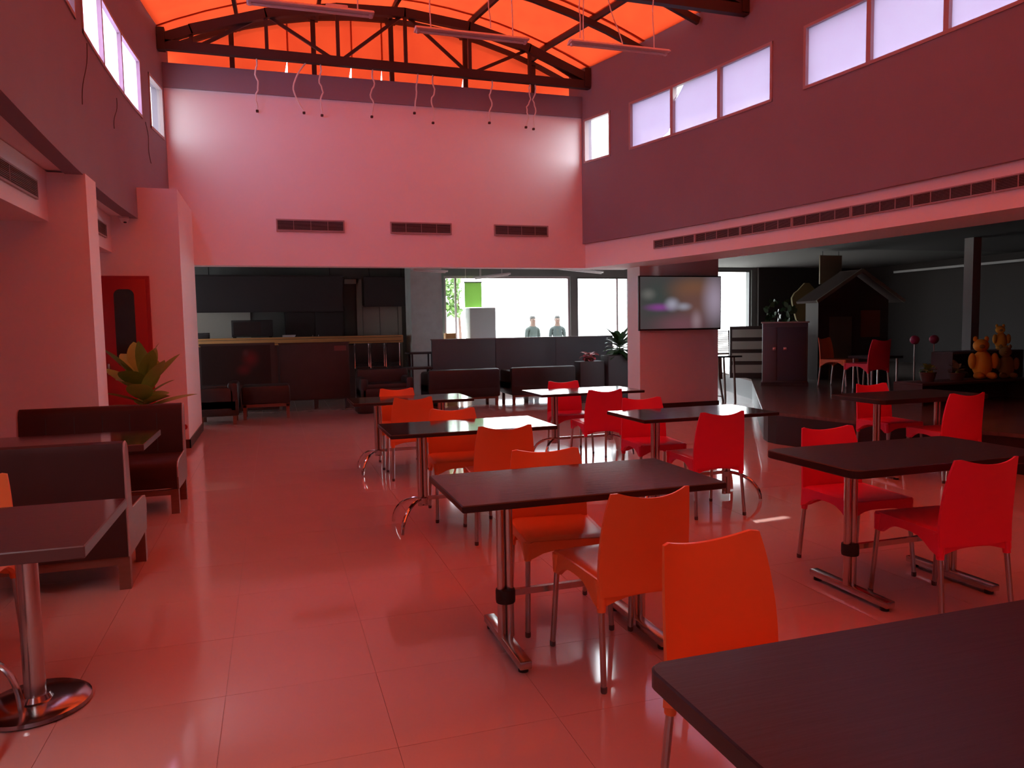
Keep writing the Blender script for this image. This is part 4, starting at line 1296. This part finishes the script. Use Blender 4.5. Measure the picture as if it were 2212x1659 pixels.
# tan cut-out tree and panel
ct = mat('dull_yellow_paint', (0.30, 0.25, 0.11), 0.7, noise=0.15, nscale=4)
T = thing('cutout_tree', 'dull yellow cut-out tree board left of the play house', 'board', (10.15, 12.4, ZP))
pp = []
for k in range(22):
    a = 2*math.pi*k/22; rr_ = 0.34+0.03*math.sin(5*a); pp.append((rr_*math.cos(a), 1.42+rr_*1.15*math.sin(a)))
m = MB(); m.prism(pp, 0, 0.04, 'y'); m.build('crown', ct, T, smooth=False)
m = MB(); m.b2(-0.08, 0.08, 0.005, 0.045, 0, 1.1); m.build('trunk', sw, T, smooth=False)
T = thing('wall_board', 'tan square board hanging over the play house', 'board', (10.85, 12.55, 2.20))
m = MB(); m.b2(-0.27, 0.27, 0, 0.03, 0, 0.58, r=0.004); m.build('board', mat('tan_paint', (0.27, 0.22, 0.15), 0.7), T)
m = MB(); m.tube([(-0.2, 0.015, 0.58), (-0.2, 0.015, 0.70)], 0.006, 6); m.tube([(0.2, 0.015, 0.58), (0.2, 0.015, 0.70)], 0.006, 6); m.build('hanger', black_rubber, T)
T = thing('round_topiary', 'dark green round bush beside the striped counter', 'plant', (8.80, 11.5, ZP))
m = MB(); m.lathe([(0.14, 0), (0.18, 0.35), (0.17, 0.38)], n=18); m.build('pot', terracotta, T)
rnd = random.Random(4)
mm = leaf_mesh('leaf', 0.16, 0.04, 0.4, palm_m)
for k in range(60):
    a = rnd.uniform(0, 6.283); u = rnd.uniform(-0.6, 1)
    o = put('leaf', mm, T, (0.24*math.cos(a)*math.sqrt(1-u*u), 0.24*math.sin(a)*math.sqrt(1-u*u), 1.12+0.3*u))
    o.rotation_euler = (rnd.uniform(-1, 1), rnd.uniform(-1, 1), a)
m = MB(); m.tube([(0, 0, 0.3), (0, 0, 1.1)], 0.02, 8); m.build('stem', sw, T)
# chairs and a table on the platform
chair('o', 8.78, 9.95, 200, 'orange plastic chair up on the platform beside the small dark table', GO, ZP)
chair('r', 8.22, 8.75, 5, 'red plastic chair up on the platform with its back to us', GR, ZP)
T = thing('small_table', 'small dark table with pale legs up on the platform', 'table', (8.95, 9.35, ZP))
m = MB(); m.box(0, 0, 0.50, 0.60, 0.5, 0.04, r=0.006); m.build('tabletop', black_lam, T)
for sx in (-1, 1):
    for sy in (-1, 1):
        m = MB(); m.tube([(sx*0.24, sy*0.19, 0), (sx*0.24, sy*0.19, 0.49)], 0.016, 8); m.build('leg', alu, T)
T = thing('cup', 'pale cup on the small dark platform table', 'cup', (8.85, 9.28, ZP+0.52))
m = MB(); m.lathe([(0.03, 0), (0.042, 0.09), (0.04, 0.09), (0.028, 0.008)], n=16); m.build('body', batten_m, T)
m = MB(); m.tube([(0.038, 0, 0.07), (0.065, 0, 0.065), (0.065, 0, 0.03), (0.034, 0, 0.02)], 0.006, 6); m.build('handle', batten_m, T)
# toys and planters along the platform
yel = mat('yellow_plush', (0.80, 0.38, 0.03), 0.8, bump=0.3, bscale=120)
yel2 = mat('dull_yellow_plush', (0.34, 0.22, 0.06), 0.8, bump=0.3, bscale=120)
def blob(m, c_, r_, n=12):
    prof = [(max(0.001, r_[0]*math.sin(math.pi*k/8)), -r_[2]*math.cos(math.pi*k/8)) for k in range(9)]
    a = len(m.v)
    m.lathe(prof, 0, 0, 0, n)
    for i in range(a, len(m.v)):
        x, y, z = m.v[i]; m.v[i] = (x+c_[0], y*r_[1]/r_[0]+c_[1], z+c_[2])
def ptoy(x, y, z, s_, label, m_, rz=0):
    T = thing('soft_toy', label, 'toy', (x, y, z), R(rz), 'soft toys on the platform')
    m = MB(); blob(m, (0, 0, 0.20*s_), (0.13*s_, 0.12*s_, 0.20*s_)); m.build('body', m_, T)
    m = MB(); blob(m, (-0.03*s_, -0.03*s_, 0.46*s_), (0.10*s_, 0.10*s_, 0.09*s_)); hd = m.build('head', m_, T)
    for e in (-1, 1):
        m = MB(); blob(m, (-0.03*s_+e*0.07*s_, -0.02*s_, 0.55*s_), (0.03*s_, 0.02*s_, 0.04*s_)); m.build('ear', m_, hd)
        m = MB(); blob(m, (e*0.14*s_, -0.04*s_, 0.25*s_), (0.05*s_, 0.05*s_, 0.11*s_)); m.build('arm', m_, T)
        m = MB(); blob(m, (e*0.08*s_, -0.12*s_, 0.05*s_), (0.06*s_, 0.11*s_, 0.05*s_)); m.build('foot', m_, T)
    m = MB(); blob(m, (-0.05*s_, -0.13*s_, 0.45*s_), (0.035*s_, 0.03*s_, 0.028*s_)); m.build('muzzle', yel2, hd)
    return T
def shelf(x, y, lx, ly, h, label):
    T = thing('display_bench', label, 'bench', (x, y, ZP))
    m = MB(); m.b2(-lx/2, lx/2, -ly/2, ly/2, h-0.03, h, r=0.004); m.build('top', dark_panel, T)
    for e in (-1, 1):
        m = MB(); m.b2(e*lx/2-0.02 if e > 0 else -lx/2, lx/2 if e > 0 else -lx/2+0.02, -ly/2, ly/2, 0, h-0.03); m.build('side_panel', dark_panel, T, smooth=False)
    m = MB(); m.b2(-lx/2+0.02, lx/2-0.02, ly/2-0.02, ly/2, 0, h-0.03); m.build('back_panel', dark_panel, T, smooth=False)
shelf(8.55, 7.4, 1.9, 0.45, 0.28, 'long low dark bench for toys on the platform')
shelf(9.45, 8.0, 1.3, 0.35, 0.62, 'higher dark bench behind the toys on the platform')
ptoy(8.85, 7.42, ZP+0.28, 0.95, 'bright yellow soft toy in the middle of the platform bench', yel, -30)
ptoy(9.88, 8.0, ZP+0.62, 0.62, 'smaller yellow soft toy on the higher bench at right', yel, -30)
ptoy(9.25, 7.40, ZP+0.28, 0.75, 'dull yellow soft toy at the right end of the bench', yel2, -35)
plant('small_plant', 'green leafy pot plant at the left end of the platform bench', 7.92, 7.4, ZP+0.28, 0.10, 0.12, [leaf_mesh('leaf', 0.16, 0.04, 0.6, leaf_m)], 14, 0.04, 10, 70, 12)
plant('small_plant', 'pale leafy pot plant next to the yellow toy', 8.40, 7.4, ZP+0.28, 0.10, 0.10, [leaf_mesh('leaf', 0.18, 0.035, 0.5, mat('pale_leaf', (0.26, 0.22, 0.12), 0.5))], 14, 0.04, 5, 65, 15)
for x, lab in ((9.36, 'left of two pink balls on thin sticks on the platform'), (9.74, 'right of two pink balls on thin sticks on the platform')):
    T = thing('stick_ball', lab, 'ball', (x, 9.0, ZP), group='pink balls on sticks')
    m = MB(); m.tube([(0, 0, 0.01), (0, 0, 0.70)], 0.008, 6); m.build('stick', alu, T)
    m = MB(); blob(m, (0, 0, 0.76), (0.07, 0.07, 0.07)); m.build('ball', mat('pink_ball', (0.40, 0.03, 0.09), 0.5), T)
    m = MB(); m.lathe([(0.08, 0), (0.08, 0.015), (0.02, 0.02)], n=14); m.build('base', black_lam, T)
T = thing('support_post', 'pale square post standing at the back of the platform', 'post', (11.75, 10.1, ZP))
m = MB(); m.b2(-0.09, 0.09, -0.09, 0.09, 0, 2.48); m.build('shaft', mat('grey_post', (0.40, 0.40, 0.40), 0.7), T, smooth=False)
m = MB(); m.b2(-0.12, 0.12, -0.12, 0.12, 0, 0.10); m.build('base', dark_panel, T, smooth=False)
m = MB(); m.bar((14.6, 14.7, 2.62), (14.6, 8.0, 2.62), 0.05, 0.05)
tag(m.build('ceiling_pipe', mat('grey_pipe', (0.30, 0.28, 0.28), 0.5), smooth=False), 'pale pipe running under the dark ceiling at the far right', 'pipe')

# ------------------------------------------------------------------ outdoors: paved ground, hedge, two people
mb = MB(); mb.b2(-60, 80, 17.2, 90, -0.3, -0.05); mb.b2(-60, -4.4, -40, 17.2, -0.3, -0.05); mb.b2(15.6, 80, -40, 17.2, -0.3, -0.05)
struct('ground', mb, mat('pale_paving', (0.55, 0.54, 0.50), 0.8, noise=0.1, nscale=1), smooth=False)
H = thing('hedge', 'green leafy hedge outside the left lounge window', 'hedge', (4.2, 20.0, -0.05))
hm = leaf_mesh('leaf', 0.16, 0.05, 0.4, mat('sunlit_leaf', (0.14, 0.26, 0.06), 0.5))
rnd = random.Random(2)
lm = MB()
hv = [v.co.copy() for v in hm.vertices]; hf = [tuple(p.vertices) for p in hm.polygons]
for k in range(1500):
    mx_ = Matrix.Translation((rnd.uniform(-1.2, 0.75), rnd.uniform(-0.3, 0.5), rnd.uniform(1.75, 2.9))) @ Matrix.Rotation(rnd.uniform(0, 6.28), 4, 'Z') @ Matrix.Rotation(rnd.uniform(-1.2, 1.2), 4, 'X')
    lm.add([mx_ @ v for v in hv], hf)
stuff(lm.build('foliage', MATS['sunlit_leaf'], H))
for e in (-0.9, 0.0, 0.7):
    m = MB(); m.tube([(e, 0.1, 0), (e+0.05, 0.12, 1.0), (e, 0.1, 2.4)], [0.06, 0.05, 0.02], 8); m.build('trunk', sw, H)

def person(x, y, rz, label, cloth, trousers, hairc):
    T = thing('person', label, 'person', (x, y, -0.05), R(rz), 'people outside the lounge windows')
    V = [(0, 0, 0.98), (0, 0, 1.14), (0, 0.01, 1.30), (0, 0.01, 1.44), (0, 0.0, 1.53), (0, -0.015, 1.60), (0, -0.02, 1.68), (0, -0.01, 1.755)]
    E_ = [(0, 1), (1, 2), (2, 3), (3, 4), (4, 5), (5, 6), (6, 7)]
    Rd = [(.165, .12), (.155, .11), (.175, .12), (.135, .10), (.070, .068), (.075, .085), (.088, .105), (.072, .085)]
    for sx in (-1, 1):
        b = len(V)
        V += [(sx*.185, 0.01, 1.41), (sx*.215, 0.01, 1.15), (sx*.225, -0.05, .93), (sx*.225, -0.07, .84)]
        Rd += [(.068, .066), (.054, .052), (.037, .036), (.036, .024)]
        E_ += [(3, b), (b, b+1), (b+1, b+2), (b+2, b+3)]
        b2_ = len(V)
        V += [(sx*.10, 0, .90), (sx*.105, -0.01, .50), (sx*.11, 0.02, .09), (sx*.115, -0.13, .045)]
        Rd += [(.085, .09), (.056, .06), (.042, .045), (.038, .03)]
        E_ += [(0, b2_), (b2_, b2_+1), (b2_+1, b2_+2), (b2_+2, b2_+3)]
    me = bpy.data.meshes.new('body'); me.from_pydata(V, E_, [])
    o = put('body', me, T)
    for m_ in (cloth, trousers, mat('skin', (0.10, 0.055, 0.04), 0.6)):
        me.materials.append(m_)
    sk_ = o.modifiers.new('skin', 'SKIN')
    for i, r_ in enumerate(Rd):
        me.skin_vertices[0].data[i].radius = r_
        me.skin_vertices[0].data[i].use_root = (i == 0)
    ss = o.modifiers.new('sub', 'SUBSURF'); ss.levels = 2; ss.render_levels = 2
    dg = bpy.context.evaluated_depsgraph_get()
    em = bpy.data.meshes.new_from_object(o.evaluated_get(dg))
    o.modifiers.clear()
    em.name = 'body'
    o.data = em
    em.materials.clear()
    for m_ in (cloth, trousers, MATS['skin']):
        em.materials.append(m_)
    for p in em.polygons:
        z = p.center.z
        p.material_index = 2 if (z > 1.50 or (z < 0.93 and abs(p.center.x) > 0.2)) else (0 if z > 0.95 else 1)
        p.use_smooth = True
    m = MB(); blob(m, (0, 0.005, 1.735), (0.088, 0.105, 0.088)); m.build('hair', hairc, T)
    m = MB(); m.tube([(0, -0.10, 1.70), (0, -0.125, 1.665)], [0.010, 0.016], 8); m.build('nose', MATS['skin'], T)
    for e in (-1, 1):
        m = MB(); blob(m, (e*0.03, -0.096, 1.695), (0.011, 0.006, 0.007), 8); m.build('eye', mat('eye_dark', (0.02, 0.02, 0.02), 0.3), T)
        m = MB(); blob(m, (e*0.078, 0.0, 1.68), (0.012, 0.025, 0.033), 8); m.build('ear', MATS['skin'], T)
        m = MB(); m.box(e*.115, -0.07, 0.025, 0.09, 0.25, 0.05, r=0.02); m.build('shoe', black_rubber, T)
    m = MB(); m.box(0, -0.100, 1.635, 0.05, 0.01, 0.012, r=0.004); m.build('mouth', mat('lip', (0.25, 0.08, 0.07), 0.5), T)
hair_m = mat('dark_hair', (0.02, 0.017, 0.015), 0.5)
person(7.20, 20.5, 10, 'left of two people standing outside the bright windows, dark grey-green top', mat('grey_green_cloth', (0.022, 0.032, 0.028), 0.8), mat('dark_trousers', (0.03, 0.03, 0.04), 0.8), hair_m)
person(7.97, 20.5, -15, 'right of two people standing outside the bright windows, dark slate top', mat('slate_cloth', (0.022, 0.03, 0.029), 0.8), MATS['dark_trousers'], hair_m)
